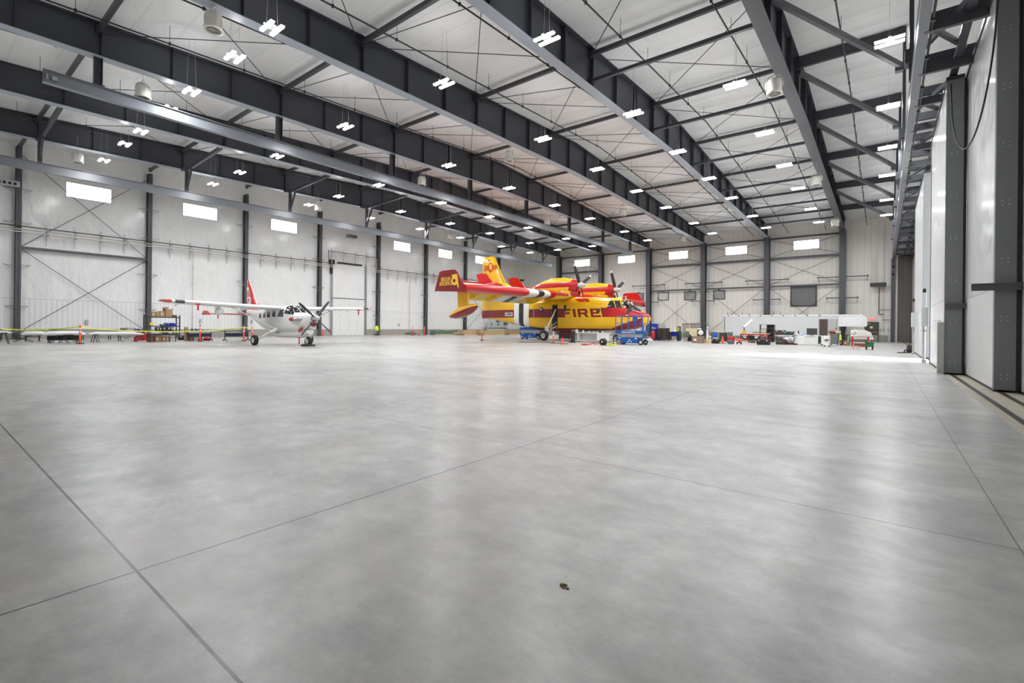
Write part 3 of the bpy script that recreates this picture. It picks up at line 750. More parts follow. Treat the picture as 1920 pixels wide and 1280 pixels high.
# ------------------------------------------------------------------ lofted bodies
class Body:          # sections: (x, half width, z bottom, z top, exponent, z of widest line as fraction)
    def __init__(s, secs, cy=0.): s.s = secs; s.cy = cy
    def at(s, x):
        q = s.s
        if x >= q[0][0]: return q[0][1:]
        for a, b in zip(q[:-1], q[1:]):
            if b[0] <= x <= a[0]:
                t = (a[0]-x)/(a[0]-b[0]); return tuple(a[i]+(b[i]-a[i])*t for i in range(1, 6))
        return q[-1][1:]
    def ring(s, x, n=40):
        hw, zb, zt, p, f = s.at(x); zc = zb+(zt-zb)*f; out = []
        for i in range(n):
            t = 2*PI*i/n; c, q = math.cos(t), math.sin(t)
            y = hw*math.copysign(abs(c)**(2/p), c); h = (zt-zc) if q > 0 else (zc-zb)
            out.append((x, s.cy+y, zc+h*math.copysign(abs(q)**(2/p), q)))
        return out
    def mesh(s, step=.35, n=40):
        xs = [a[0] for a in s.s]; X = []
        for a, b in zip(xs[:-1], xs[1:]):
            k = max(1, int(abs(a-b)/step)); X += [a+(b-a)*j/k for j in range(k)]
        X.append(xs[-1]); return MB().loft([s.ring(x, n) for x in X])
    def side(s, x, z):
        hw, zb, zt, p, f = s.at(x); zc = zb+(zt-zb)*f; h = (zt-zc) if z > zc else (zc-zb)
        return hw*max(0., 1-min(1, abs((z-zc)/h))**p)**(1/p)
    def top(s, x, y):
        hw, zb, zt, p, f = s.at(x); zc = zb+(zt-zb)*f
        return zc+(zt-zc)*max(0., 1-min(1, abs(y/hw))**p)**(1/p)
    def patch(s, quad, side=-1, off=.012, th=.02, n=5, mb=None):     # quad of (x,z) laid on the body side
        mb = mb or MB(); A, B, C, D = quad; vs = []
        for o_ in (off, off-th):
            for i in range(n+1):
                for j in range(n+1):
                    u, v = i/n, j/n
                    x = (A[0]*(1-u)+B[0]*u)*(1-v)+(D[0]*(1-u)+C[0]*u)*v; z = (A[1]*(1-u)+B[1]*u)*(1-v)+(D[1]*(1-u)+C[1]*u)*v
                    vs.append((x, s.cy+side*(s.side(x, z)+o_), z))
        fs = []; m = n+1; k = m*m
        for i in range(n):
            for j in range(n): fs.append((i*m+j, (i+1)*m+j, (i+1)*m+j+1, i*m+j+1))
        e = [(i, 0) for i in range(n)]+[(n, j) for j in range(n)]+[(n-i, n) for i in range(n)]+[(0, n-j) for j in range(n)]
        for q in range(len(e)):
            a = e[q][0]*m+e[q][1]; b2 = e[(q+1) % len(e)]; b_ = b2[0]*m+b2[1]; fs.append((a, b_, k+b_, k+a))
        return mb.add(vs, fs, False)
    def tpatch(s, quad, off=.012, n=5, mb=None):      # quad of (x,y) laid on the top
        mb = mb or MB(); A, B, C, D = quad; vs = []
        for o_ in (off, off-.02):
            for i in range(n+1):
                for j in range(n+1):
                    u, v = i/n, j/n
                    x = (A[0]*(1-u)+B[0]*u)*(1-v)+(D[0]*(1-u)+C[0]*u)*v; y = (A[1]*(1-u)+B[1]*u)*(1-v)+(D[1]*(1-u)+C[1]*u)*v
                    vs.append((x, y, s.top(x, y)+o_))
        fs = []; m = n+1
        for i in range(n):
            for j in range(n): fs.append((i*m+j, (i+1)*m+j, (i+1)*m+j+1, i*m+j+1))
        return mb.add(vs, fs, True)
def airfoil(c0, c1, t, z, n=9):       # LE x=c0, TE x=c1, thickness t, closed ring in (x,z)
    up = []; lo = []
    for i in range(n+1):
        u = (1-math.cos(PI*i/n))/2
        th = t*(1.4845*math.sqrt(u)-.63*u-1.758*u*u+1.4215*u**3-.5075*u**4)/.5*.5
        up.append((c0+(c1-c0)*u, z+th*1.15)); lo.append((c0+(c1-c0)*u, z-th*.85))
    return up+lo[::-1][1:-1]
def wing(secs, name, m, parent):      # secs: (y, LE, TE, thick, z)
    return MB().loft([[(x, s[0], z) for x, z in airfoil(*s[1:])] for s in secs]).build(name, m, parent)
def propeller(parent, c, Rr, ang, bl, spin, tipm, name='propeller', tilt=.35, w=.15, hub=.2, slen=.55, nb=4, nm_tips=True):
    p = bpy.data.objects.new(name, None); COL.objects.link(p); p.parent = parent; p.location = c
    b = MB(); b.lathe([(.0, slen), (hub*.35, slen*.86), (hub*.7, slen*.55), (hub*.95, slen*.2), (hub, 0), (hub, -.12), (0, -.12)], axis='x', n=24); b.build('spinner', spin, p)
    for k in range(nb):
        a = ang+k*2*PI/nb; d = Vector((0, -math.sin(a), math.cos(a))); s_ = Vector((0, math.cos(a), math.sin(a))); f = Vector((1,0,0))
        rings = []
        for r_, ww, tw, th in ((.06,.06,1.2,.05),(.16,.6,1.15,.05),(.35,1.,.95,.035),(.65,.95,.7,.02),(.9,.8,.5,.014),(1.,.45,.45,.008)):
            ch = (s_*math.cos(tw)+f*math.sin(tw))*w*ww; nn = (f*math.cos(tw)-s_*math.sin(tw))*th; o = d*Rr*r_
            rings.append([tuple(o+ch*x+nn*y) for x, y in ((-1,0),(-.5,.8),(.2,1),(1,0),(.2,-.4),(-.5,-.4))])
        MB().loft(rings[:-1]+[]).build('blade', bl, p)
        q = MB().loft([rings[-2], rings[-1]]).build('blade_tip', tipm if k == 2 or nm_tips else bl, p)
    return p
def wheel(name, parent, c, r, w, rimm, lab=None):
    o = MB().lathe([(r*.55,-w*.42),(r*.8,-w*.5),(r*.95,-w*.4),(r,-w*.18),(r,w*.18),(r*.95,w*.4),(r*.8,w*.5),(r*.55,w*.42)], axis='y', n=32).build(name, rubber, parent, c)
    MB().lathe([(0,-w*.36),(r*.14,-w*.4),(r*.2,-w*.28),(r*.42,-w*.22),(r*.52,-w*.4),(r*.57,-w*.42),(r*.57,w*.42),(r*.5,w*.4),(r*.4,w*.2),(0,w*.3)], axis='y', n=28).build('rim', rimm, o)
    return o

# ------------------------------------------------------------------ the yellow and red amphibious fire aircraft
fb = thing('water_bomber_aircraft', 'large yellow and red twin-propeller amphibious aircraft lettered FIRE', 'aircraft', (-15.9, 38.6, 0), R(-3))
H = Body([(.48,.06,1.95,2.2,2,.5),(.30,.30,1.62,2.42,2.2,.5),(-.1,.55,1.40,2.60,2.5,.5),(-.55,.82,1.26,2.78,3,.45),(-.95,.98,1.16,2.92,3,.45),(-1.12,1.05,1.12,3.12,3,.42),(-1.5,1.15,1.07,3.60,3.4,.42),(-1.8,1.2,1.04,3.76,3.8,.42),(-2.2,1.24,1.02,3.86,4,.42),(-3.0,1.28,.98,3.9,4,.45),(-4.5,1.3,.92,3.98,5,.45),(-7,1.3,.85,4.05,5,.45),(-8.9,1.3,.80,4.05,5,.45),(-9.0,1.3,.98,4.05,5,.45),(-11.2,1.3,1.04,4.05,5,.45),(-13,1.22,1.28,4.1,4.5,.45),(-15,1.05,1.62,4.25,4,.45),(-17.5,.62,1.98,4.6,3.5,.5),(-19.1,.16,2.1,4.95,3,.5),(-19.25,.1,2.12,4.9,3,.5)])
fm = mat('fuselage_yellow_red', YEL, .26, coat=.25); n = NX(fm)
panel = n.noise(1.2, 3)
yel = n.mix(n.ramp(panel, .3, .7), tuple(c*.93 for c in YEL), YEL)
redc = DRED; brt = RED
band = n.rng(n.z, 2.15, 2.97)
slantF = n.op('ADD', n.x, n.op('MULTIPLY', n.op('SUBTRACT', n.z, 2.15), .28))     # slanted cut
s1 = n.AND(band, n.OR(n.rng(n.x, -19.3, -13.64), n.AND(n.gt(n.x, -11.6), n.lt(slantF, -7.32))))
s2 = n.AND(n.gt(slantF, -3.34), n.gt(n.z, 2.17), n.OR(n.lt(n.z, 2.98), n.gt(n.x, -.1)))
c = n.mix(n.OR(s1, s2), yel, n.mix(n.ramp(n.x, -3.4, -2.4), redc, brt))
wedge = n.op('ADD', n.op('MULTIPLY', n.op('SUBTRACT', n.x, -2.55), .36), 1.20)
hull = n.OR(n.lt(n.z, 1.16), n.AND(n.gt(n.x, -2.55), n.lt(n.z, wedge), n.lt(n.x, .0)))
hull = n.OR(hull, n.AND(n.lt(n.x, -9.), n.lt(n.z, n.op('ADD', n.op('MULTIPLY', n.op('SUBTRACT', -9., n.x), .115), 1.02))))
c = n.mix(hull, c, redc)
c = n.mix(n.OR(n.rng(n.x, -13.64, -12.94), n.rng(n.x, -12.31, -11.63)), c, (.74,.74,.72))
c = n.mix(n.rng(n.x, -12.94, -12.31), c, (.02,.02,.022))
c = n.mix(n.AND(n.gt(n.x, -.02), n.rng(n.z, 1.2, 2.16)), c, YEL)
c = n.mix(n.AND(n.gt(n.z, 2.7), n.gt(n.x, -1.05)), c, (.03,.03,.03))
n.color(c)
fus = H.mesh(.3).build('fuselage', fm, fb)
# lettering on the side
def letters(quads, nm, m):
    mb = MB()
    for q in quads: H.patch(q, -1, .008, .01, 2, mb)
    return mb.build(nm, m, fus)
x0, z0, z1, sl = -7.35, 2.18, 2.93, -.20
def Q(a, b, c_, d):     # parallelogram stroke in slanted letter space: a..b along x, c_..d in height 0..1
    f = lambda x, h: (x+sl*h*.75, z0+(z1-z0)*h)
    return (f(a, c_), f(b, c_), f(b, d), f(a, d))
L = []; W_ = .27
X = -7.52
L += [Q(X,X+W_,0,1), Q(X+W_,X+.98,.78,1), Q(X+W_,X+.84,.38,.60)]
X = -6.32
L += [Q(X,X+W_+.02,0,1)]
X = -5.80
L += [Q(X,X+W_,0,1), Q(X+W_,X+.92,.78,1), Q(X+W_,X+.92,.34,.55), Q(X+.76,X+1.04,.45,.9)]
L += [(lambda f: (f(X+.82,0), f(X+1.12,0), f(X+.84,.38), f(X+.54,.38)))(lambda x, h: (x+sl*h*.75, z0+(z1-z0)*h))]
X = -4.48
L += [Q(X,X+W_,0,1), Q(X+W_,X+1.0,.79,1), Q(X+W_,X+.88,.40,.60), Q(X+W_,X+1.0,0,.21)]
letters(L, 'lettering', mat('letter_dark_red', DRED, .4))
regb = H.patch([(-14.95,2.32),(-13.85,2.32),(-13.85,2.68),(-14.95,2.68)], -1, .012, .012, 3).build('registration_plate', white, fus)
text('registration_lettering', 'C-GFBN', .36, black, regb, (-14.4, -H.side(-14.4, 2.5)-.035, 2.5), (PI/2, 0, R(-4)), .004, xs=.78, bold=.008)
# wheel well, door, windows
def sp(quad, nm, m, off=.012, par=fus): return H.patch(quad, -1, off, .02, 5).build(nm, m, par)
sp([(-8.75,1.22),(-8.12,1.22),(-8.12,3.35),(-8.75,3.35)], 'wheel_well', black)
sp([(-7.42,2.72),(-7.16,2.72),(-7.16,3.3),(-7.42,3.3)], 'side_slot', black)
for x, z in ((-10.05,2.95),):
    mb = MB(); mb.lathe([(0,-.03),(.17,-.03),(.21,-.01),(.21,.02)], c=(x,-H.side(x,z)-.01,z), axis='y', n=24); mb.build('porthole_ring', black, fus)
    mb = MB(); mb.lathe([(0,-.045),(.13,-.04)], c=(x,-H.side(x,z)-.01,z), axis='y', n=20); mb.build('porthole', white, fus)
mb = MB(); mb.lathe([(0,-.12),(.1,-.11),(.17,-.05),(.18,.02)], c=(-3.78,-H.side(-3.78,2.72)-.0,2.72), axis='y', n=20); mb.build('bubble_window', glassd, fus)
mb = MB(); H.patch([(-11.5,2.62),(-11.1,2.62),(-11.1,2.96),(-11.5,2.96)], -1, .01, .02, 2, mb); mb.build('aft_window', mat('dim_window', (.08,.03,.03), .2), fus)
mb = MB(); H.patch([(-10.98,2.17),(-10.95,2.17),(-10.95,3.0),(-10.98,3.0)], -1, .01, .02, 2, mb); mb.build('door_seam', white, fus)
for k, q in enumerate(([(-2.95,2.98),(-2.12,2.98),(-2.42,3.60),(-2.72,3.60)], [(-2.04,2.98),(-1.55,2.98),(-1.86,3.58),(-2.34,3.60)], [(-1.47,2.98),(-1.13,2.98),(-1.42,3.40),(-1.76,3.56)])):
    for s_ in (-1, 1): H.patch(q, s_, .014, .02, 6).build('cockpit_side_window', glassd, fus)
for y0_, y1_ in ((-.95,-.38),(-.33,.33),(.38,.95)):
    H.tpatch([(-1.02,y0_),(-1.02,y1_),(-1.68,y1_*.9),(-1.68,y0_*.9)], .014, 6).build('windscreen_pane', glassd, fus)
for y_ in (-.35,.35):
    mb = MB(); mb.path([(-1.0,y_,H.top(-1.0,y_)+.03),(-1.7,y_*.92,H.top(-1.7,y_*.92)+.03)],.02,5); mb.build('windscreen_frame', yelgloss, fus)
mb = MB()
for k in range(6): mb.tube((-2.6+.18*k,-.2,3.8),(-2.6+.18*k,-.2,3.98+.05*(k%2)),.03,n=6)
mb.build('roof_antennas', white, fus)['kind'] = 'stuff'
# wing with stripes
wm = mat('wing_red_white_black', RED, .3, coat=.1, var=.02); n = NX(wm); ay = n.op('ABSOLUTE', n.y)
c = n.mix(n.rng(ay, 5.9, 7.2), RED, (.76,.76,.75)); c = n.mix(n.rng(ay, 5.15, 5.95), c, (.02,.02,.022)); c = n.mix(n.rng(ay, 4.3, 5.15), c, (.76,.76,.75))
under = n.AND(n.lt(n.z, 4.10), n.lt(n.x, -7.7), n.lt(ay, 11.8))
c2 = n.mix(n.rng(ay, 4.3, 7.2), YEL, (.74,.74,.72)); c2 = n.mix(n.rng(ay, 5.15, 5.95), c2, (.02,.02,.022))
n.color(n.mix(under, c, c2))
wing([(-14.3,-6.76,-10.1,.66,4.06),(-10,-6.72,-10.1,.72,4.08),(-3,-6.7,-10.1,.78,4.1),(3,-6.7,-10.1,.78,4.1),(10,-6.72,-10.1,.72,4.08),(14.3,-6.76,-10.1,.66,4.06)], 'wing', wm, fb)
# drooped inboard flap, yellow underside
fy = mat('flap_yellow', (.62,.44,.03), .35); n = NX(fy); ay = n.op('ABSOLUTE', n.y)
n.color(n.mix(n.rng(ay, 5.15, 5.95), n.mix(n.rng(ay, 4.3, 7.2), (.66,.46,.03), (.70,.70,.68)), (.02,.02,.022)))
for s_ in (-1, 1):
    mb = MB(); ya, yb = sorted((s_*1.5, s_*11.3))
    mb.prism([(-9.75,4.02),(-9.7,3.9),(-11.0,3.45),(-11.05,3.5)], ya, yb); f_ = mb.build('flap', fy, fb)
    for yy in (2.4,5.2,8.2,10.6):
        mb = MB(); mb.prism([(-9.0,3.95),(-9.9,3.55),(-10.8,3.48),(-9.9,3.95)], s_*yy-.05, s_*yy+.05); mb.build('flap_hinge', white if yy == 5.2 else yelgloss, f_)
# winglets
wl = mat('endplate_dark_red', DRED, .25, coat=.5, var=.02)
for s_ in (-1, 1):
    ya, yb = sorted((s_*14.3, s_*14.42))
    wg = MB().prism([(-10.15,3.88),(-9.6,5.3),(-9.2,5.38),(-7.95,5.38),(-7.75,5.25),(-6.72,3.72)], ya, yb).build('endplate', wl if s_ < 0 else redgloss, fb)
    if s_ < 0:
        lm = mat('gold_lettering', (.80,.52,.05), .4)
        text('lettering', 'BRIDGER\nAEROSPACE', .40, lm, wg, (-8.86,-14.435,4.55), (PI/2,0,0), .004, xs=.66, bold=.007)
        # bird-head emblem: rounded head with eye and trailing beak stroke
        mb = MB(); pts = []
        for k in range(15):
            a = R(60+k*20); pts.append((-7.93+.33*math.cos(a), 4.55+.33*math.sin(a)))
        mb.prism([(-8.3,4.93),(-8.0,5.03),(-7.7,5.03),(-7.62,4.98),(-7.45,4.1),(-7.5,3.98),(-7.66,4.3),(-7.85,4.22),(-8.1,4.28),(-8.26,4.48),(-8.22,4.75),(-8.12,4.86)], -14.44, -14.425)
        e = mb.build('emblem', lm, wg)
        mb = MB(); mb.lathe([(0,-.004),(.14,-.004)], c=(-7.93,-14.445,4.56), axis='y', n=18); mb.build('emblem_eye', wl, wg)
# float struts and floats
for s_ in (-1, 1):
    y_ = s_*13.0
    MB().prism([(-9.05,3.95),(-7.95,3.95),(-7.92,2.75),(-8.98,2.5)], y_-.09, y_+.09).build('float_strut', yelgloss, fb)
    fl_ = mat('float_yellow_red', YEL, .22, coat=.5)
    if 'float_done' not in MATS:
        MATS['float_done'] = fl_; n = NX(fl_); n.color(n.mix(n.lt(n.z, n.op('ADD', n.op('MULTIPLY', n.op('ADD', n.x, 10.), .27), 1.98)), YEL, DRED))
    Bf = Body([(-6.95,.04,2.74,2.86,2,.6),(-7.15,.22,2.52,2.93,2.4,.6),(-7.6,.34,2.22,2.92,2.6,.6),(-8.4,.38,1.94,2.78,2.8,.6),(-9.2,.34,1.82,2.52,2.8,.6),(-9.8,.2,1.86,2.2,2.4,.6),(-10.02,.05,1.92,2.02,2,.6)], y_)
    Bf.mesh(.2, 24).build('float', fl_, fb)
# engines
nm_ = mat('nacelle_yellow_red', YEL, .2, coat=.5)
for s_ in (-1, 1):
    Ny = s_*3.1
    if s_ == -1:
        n = NX(nm_)
        c = n.mix(n.AND(n.rng(n.z, 4.72, 5.16), n.gt(n.x, -9.2)), YEL, RED)
        c = n.mix(n.AND(n.gt(n.z, 5.08), n.rng(n.z, 5.14, 5.17)), c, (.6,.5,.1))
        c = n.mix(n.gt(n.op('ADD', n.x, n.op('MULTIPLY', n.op('SUBTRACT', n.z, 4.8), -.35)), -5.32), c, RED)
        n.color(c)
    B1 = Body([(-4.66,.28,4.55,5.2,2.4,.5),(-4.85,.40,4.42,5.36,2.6,.5),(-5.2,.47,4.32,5.46,2.8,.5),(-6.2,.52,4.1,5.6,3,.5),(-7.2,.54,4.0,5.62,3,.5),(-8.2,.5,4.05,5.42,3,.5),(-9.2,.38,4.3,5.05,3,.4),(-9.9,.2,4.35,4.7,2.5,.4)], Ny)
    nc = B1.mesh(.25, 28).build('engine_nacelle', nm_, fb)
    B2 = Body([(-5.2,.2,4.02,4.5,2.4,.5),(-5.35,.36,3.9,4.66,2.8,.5),(-6.0,.46,3.72,4.7,3,.5),(-7.2,.46,3.66,4.7,3,.5),(-9.0,.3,3.95,4.6,3,.5)], Ny)
    B2.mesh(.3, 24).build('engine_underside', yelgloss, nc)
    mb = MB(); mb.lathe([(.0,-4.62),(.20,-4.62),(.24,-4.7),(.20,-4.9)], c=(0,Ny,4.18), axis='x', n=20); mb.build('intake', blackmetal, nc)
    mb = MB(); mb.lathe([(.19,-4.60),(.24,-4.62),(.25,-5.4)], c=(0,Ny,4.18), axis='x', n=20); mb.build('intake_lip', redgloss, nc)
    mb = MB(); mb.tube((-6.6,Ny-.5,4.2),(-5.2,Ny-.75,4.02),.14,.1,12); mb.build('exhaust_stub', redgloss, nc)
    mb = MB(); mb.lathe([(0,-.01),(.13,-.01)], c=(-6.05,Ny-.46,4.42), axis='y', n=20); mb.build('round_badge', white, nc)
    propeller(fb, (-4.5, Ny, 4.86), 1.98, R(29), mat('blade_black', (.02,.02,.022), .35), mat('spinner_grey', (.55,.54,.52), .3, .3), white, hub=.27, slen=.62, w=.15)
# hull-top red hatch marks on the far side of wing centre
mb = MB()
for a, b_ in ((-6.1,-5.5),(-5.35,-4.95)): H.patch([(a+.3,3.55),(b_+.3,3.55),(b_-.05,3.86),(a-.25,3.86)], -1, .012, .015, 3, mb)
mb.build('roof_hatch_marks', redgloss, fus)
# fin
finm = mat('fin_yellow', YEL, .2, coat=.5)
fin = MB().loft([[(x, y*t, z) for x, y in ((le,0),(le-.25*(le-te),1),(le-.6*(le-te),.9),(te,.15),(te,-.15),(le-.6*(le-te),-.9),(le-.25*(le-te),-1))] for z, le, te, t in ((4.3,-13.6,-19.25,.2),(5.15,-14.55,-19.3,.17),(5.9,-15.75,-19.3,.15),(7.4,-16.7,-19.3,.12),(8.6,-17.35,-19.3,.09),(8.84,-17.5,-19.2,.08))]).build('fin', finm, fb)
MB().box(-18.35,-18.3,-.02,.02,8.84,9.0).build('fin_antenna', blackmetal, fin)
mb = MB(); mb.tube((-16.9,-.12,6.9),(-15.9,-.13,5.95),.02,n=5); mb.build('fin_seam', steel2, fin)
roun = MB().prism([(-17.95+.36*math.cos(R(k*18)), 7.62+.52*math.sin(R(k*18))) for k in range(20)], -.150, -.135).build('roundel', mat('roundel_red', (.45,.012,.015), .4), fin)
MB().prism([(-18.12,7.95),(-17.95,8.02),(-17.74,7.98),(-17.72,7.35),(-17.8,7.2),(-17.84,7.45),(-18.0,7.38),(-18.14,7.55)], -.16, -.15).build('roundel_emblem', yelgloss, roun)
for s_ in (-1, 1):
    for z_ in (7.42,7.62,7.82):
        a_, b_ = sorted((-17.95+s_*.4, -17.95+s_*.95)); MB().box(a_, b_, -.150, -.10, z_-.045, z_+.045).build('roundel_bar', mat('roundel_red'), fin)
fl_ = MB(); fl_.box(-18.65,-18.15,-.125,-.10,8.22,8.5); q = fl_.build('flag_decal', mat('flag_white', (.75,.70,.72), .4), fin)
MB().box(-18.32,-18.15,-.13,-.12,8.36,8.5).build('flag_canton', black, q)
# tailplane and finlets
wing([(-5.4,-16.5,-18.6,.2,5.68),(-2.5,-16.3,-18.8,.28,5.66),(0,-16.1,-18.9,.32,5.64),(2.5,-16.3,-18.8,.28,5.66),(5.4,-16.5,-18.6,.2,5.68)], 'tailplane', redgloss, fb)
for y_ in (-2.5, 2.5):
    MB().prism([(-17.7,6.62),(-16.95,6.72),(-16.3,6.65),(-15.15,5.48),(-17.1,5.42)], y_-.06, y_+.06).build('finlet', redgloss, fb)
MB().lathe([(0,.0),(.12,.15),(.2,.6),(.22,1.2),(.15,1.9),(0,2.2)], c=(-16.6,-2.5,5.5), axis='x', n=16).build('finlet_root', redgloss, fb)
# landing gear
for s_ in (-1, 1):
    g = bpy.data.objects.new('main_gear', None); COL.objects.link(g); g.parent = fb; g.location = (-8.6, s_*2.75, 0)
    wheel('tyre', g, (0,0,.47), .47, .34, chrome)
    mb = MB(); mb.tube((.12,-s_*.25,.47),(.15,-s_*.3,1.25),.09); mb.tube((.15,-s_*.3,1.2),(.25,-s_*1.45,2.9),.05); mb.bar((.0,-s_*.3,1.35),(0,-s_*.3,.45),.12,.16); mb.build('oleo_leg', white, g)
    mb = MB(); mb.tube((.1,-s_*.35,.85),(.35,-s_*1.45,1.35),.055); mb.tube((.1,-s_*.35,1.0),(.35,-s_*1.45,1.7),.04); mb.tube((0,-s_*.35,1.1),(.1,-s_*1.4,2.4),.05); mb.build('side_strut', galv, g)
g = bpy.data.objects.new('nose_gear', None); COL.objects.link(g); g.parent = fb; g.location = (-2.6, 0, 0)
for y_ in (-.2,.2): wheel('tyre', g, (0,y_,.33), .33, .18, chrome)
MB().tube((0,0,.3),(0,0,1.3),.08).build('nose_leg', white, g)

# ------------------------------------------------------------------ the white high-wing aircraft
kd = thing('utility_aircraft', 'white single-propeller high-wing aircraft with a red tail fin', 'aircraft', (-25.75, 14.85, 0), 0)
K = Body([(-.55,.24,1.35,1.92,2,.5),(-.75,.36,1.22,1.97,2.2,.5),(-1.1,.46,1.0,2.0,2.5,.5),(-1.7,.58,.84,1.98,3,.5),(-2.0,.62,.80,2.0,3.2,.5),(-2.5,.65,.78,2.32,3.2,.48),(-2.95,.66,.78,2.46,3.4,.48),(-4.0,.65,.78,2.46,3.6,.5),(-5.3,.64,.82,2.42,3.4,.5),(-6.3,.52,1.0,2.32,3,.52),(-7.6,.32,1.40,2.24,2.6,.55),(-9.1,.14,1.85,2.3,2.2,.55),(-9.4,.05,2.0,2.3,2,.5)])
kf = mat('white_aircraft_paint', (.76,.77,.76), .2, coat=.4, var=.02)
kfus = K.mesh(.25, 36).build('fuselage', kf, kd)
P = Body([(-.95,.2,.72,1.0,2,.5),(-1.3,.36,.55,1.0,2.6,.6),(-2.2,.45,.46,1.0,3,.6),(-4.4,.45,.44,1.0,3,.6),(-5.1,.36,.58,1.0,2.6,.6),(-5.9,.1,.85,1.02,2,.6)])
P.mesh(.25, 24).build('belly_pod', kf, kd)
for q in ([(-6.42,1.68),(-6.08,1.66),(-6.08,1.98),(-6.42,1.98)], [(-5.66,1.70),(-5.28,1.68),(-5.28,2.0),(-5.66,2.0)], [(-5.05,1.72),(-4.66,1.70),(-4.66,2.04),(-5.05,2.04)], [(-4.36,1.76),(-3.94,1.74),(-3.94,2.08),(-4.36,2.08)]):
    for s_ in (-1, 1): K.patch(q, s_, .01, .02, 4).build('cabin_window', glassd, kfus)
for s_ in (-1, 1): K.patch([(-3.66,1.76),(-2.92,1.74),(-2.98,2.24),(-3.4,2.16)], s_, .01, .02, 4).build('cockpit_door_window', glassd, kfus)
for a_, b_ in ((-.56,-.03),(.03,.56)): K.tpatch([(-2.02,a_),(-2.02,b_),(-2.85,b_*.95),(-2.85,a_*.95)], .012, 6).build('windscreen', glassd, kfus)
for s_ in (-1, 1): K.patch([(-2.86,1.95),(-2.15,1.88),(-2.32,2.02),(-2.75,2.28)], s_, .012, .02, 4).build('windscreen_side', glassd, kfus)
for (x, y) in ((-2.3,-.35),(-2.5,-.2),(-2.35,.3),(-2.6,-.45),(-2.2,-.15)):
    mb = MB(); mb.tube((x,y,K.top(x,y)+.01),(x-.01,y,K.top(x,y)+.04),.03,n=8); mb.build('suction_cup', white, kfus)
kw = mat('white_wing', (.78,.78,.76), .25, coat=.3, var=.02); n = NX(kw); ay = n.op('ABSOLUTE', n.y)
c = n.mix(n.gt(ay, 6.12), (.78,.78,.76), (.62,.03,.02)); c = n.mix(n.AND(n.rng(ay, 5.55, 5.98), n.gt(n.x, -3.95)), c, (.02,.02,.02)); n.color(c)
wing([(-6.4,-3.95,-5.1,.10,2.5),(-6.15,-3.75,-5.35,.2,2.46),(-4.2,-3.55,-5.5,.26,2.38),(-.5,-3.35,-5.5,.28,2.26),(.5,-3.35,-5.5,.28,2.26),(4.2,-3.55,-5.5,.26,2.38),(6.15,-3.75,-5.35,.2,2.46),(6.4,-3.95,-5.1,.10,2.5)], 'wing', kw, kd)
for s_ in (-1, 1):
    mb = MB(); mb.bar((-3.9, s_*.62, .98), (-3.95, s_*3.05, 2.2), .13, .04); mb.build('wing_strut', kf, kd)
    mb = MB(); mb.bar((-3.95,s_*3.05,2.2),(-4.6,s_*3.0,2.3),.06,.05); mb.build('strut_fitting', kf, kd)
    ribm = mat('red_streamer', (.6,.03,.04), .7)
    mb = MB(); mb.box(-3.55,-3.52,s_*5.0-.04,s_*5.0+.04,2.0,2.32); mb.box(-3.62,-3.45,s_*5.0-.1,s_*5.0+.1,2.30,2.36); mb.build('pitot_cover_streamer', ribm, kd)
    for y_, zz in ((1.8,2.15),(3.4,2.2),(5.4,2.28)):
        mb = MB(); mb.prism([(-5.0,zz+.1),(-5.75,zz-.05),(-5.7,zz+.08)], s_*y_-.03, s_*y_+.03); mb.build('flap_track', kf, kd)
mb = MB(); mb.lathe([(0,.32),(.14,.28),(.21,.1),(.2,-.08),(.12,-.3),(0,-.38)], c=(-4.1,-3.75,1.98), axis='x', n=20); r_ = mb.build('radar_pod', kf, kd)
MB().box(-4.4,-4.0,-3.79,-3.71,2.1,2.3).build('pod_pylon', kf, r_)
rf = mat('red_fin', (.60,.02,.02), .2, coat=.5); n = NX(rf)
kfin = MB().loft([[(x, y*t, z) for x, y in ((le,0),(le-.3*(le-te),1),(te,.15),(te,-.15),(le-.3*(le-te),-1))] for z, le, te, t in ((1.95,-8.3,-9.55,.09),(2.35,-7.5,-9.5,.09),(2.65,-7.75,-9.48,.08),(3.4,-8.35,-9.47,.06),(4.3,-8.98,-9.45,.045),(4.36,-9.02,-9.42,.04))]).build('fin', rf, kd)
n.color(n.mix(n.gt(n.op('ADD', n.x, n.op('MULTIPLY', n.op('SUBTRACT', n.z, 2.65), .74)), -7.86), (.60,.02,.02), (.75,.75,.73)))
MB().loft([[(-7.0,-.02,2.33),(-7.0,.02,2.33),(-7.0,.0,2.36)],[(-7.9,-.06,2.3),(-7.9,.06,2.3),(-7.9,0,2.75)]]).build('dorsal_fin', redgloss, kd)
MB().prism([(-9.2,3.1),(-8.75,3.16),(-8.6,2.95),(-8.62,2.4),(-8.72,2.62),(-8.95,2.68),(-9.1,2.85)], -.115, -.085).build('fin_emblem', white, kfin)
MB().lathe([(0,-.01),(.10,-.01)], c=(-8.9,-.118,2.92), axis='y', n=16).build('fin_emblem_eye', redpaint, kfin)
MB().prism([(-9.3,3.8),(-9.05,3.82),(-9.0,3.6),(-9.25,3.55)], -.075, -.055).build('fin_badge', white, kfin)
ktail = wing([(-2.6,-8.6,-9.6,.07,1.92),(-1.2,-8.5,-9.65,.1,1.92),(0,-8.4,-9.7,.12,1.92),(1.2,-8.5,-9.65,.1,1.92),(2.6,-8.6,-9.6,.07,1.92)], 'tailplane', mat('tail_red_white', (.45,.05,.04), .25, coat=.4), kd)
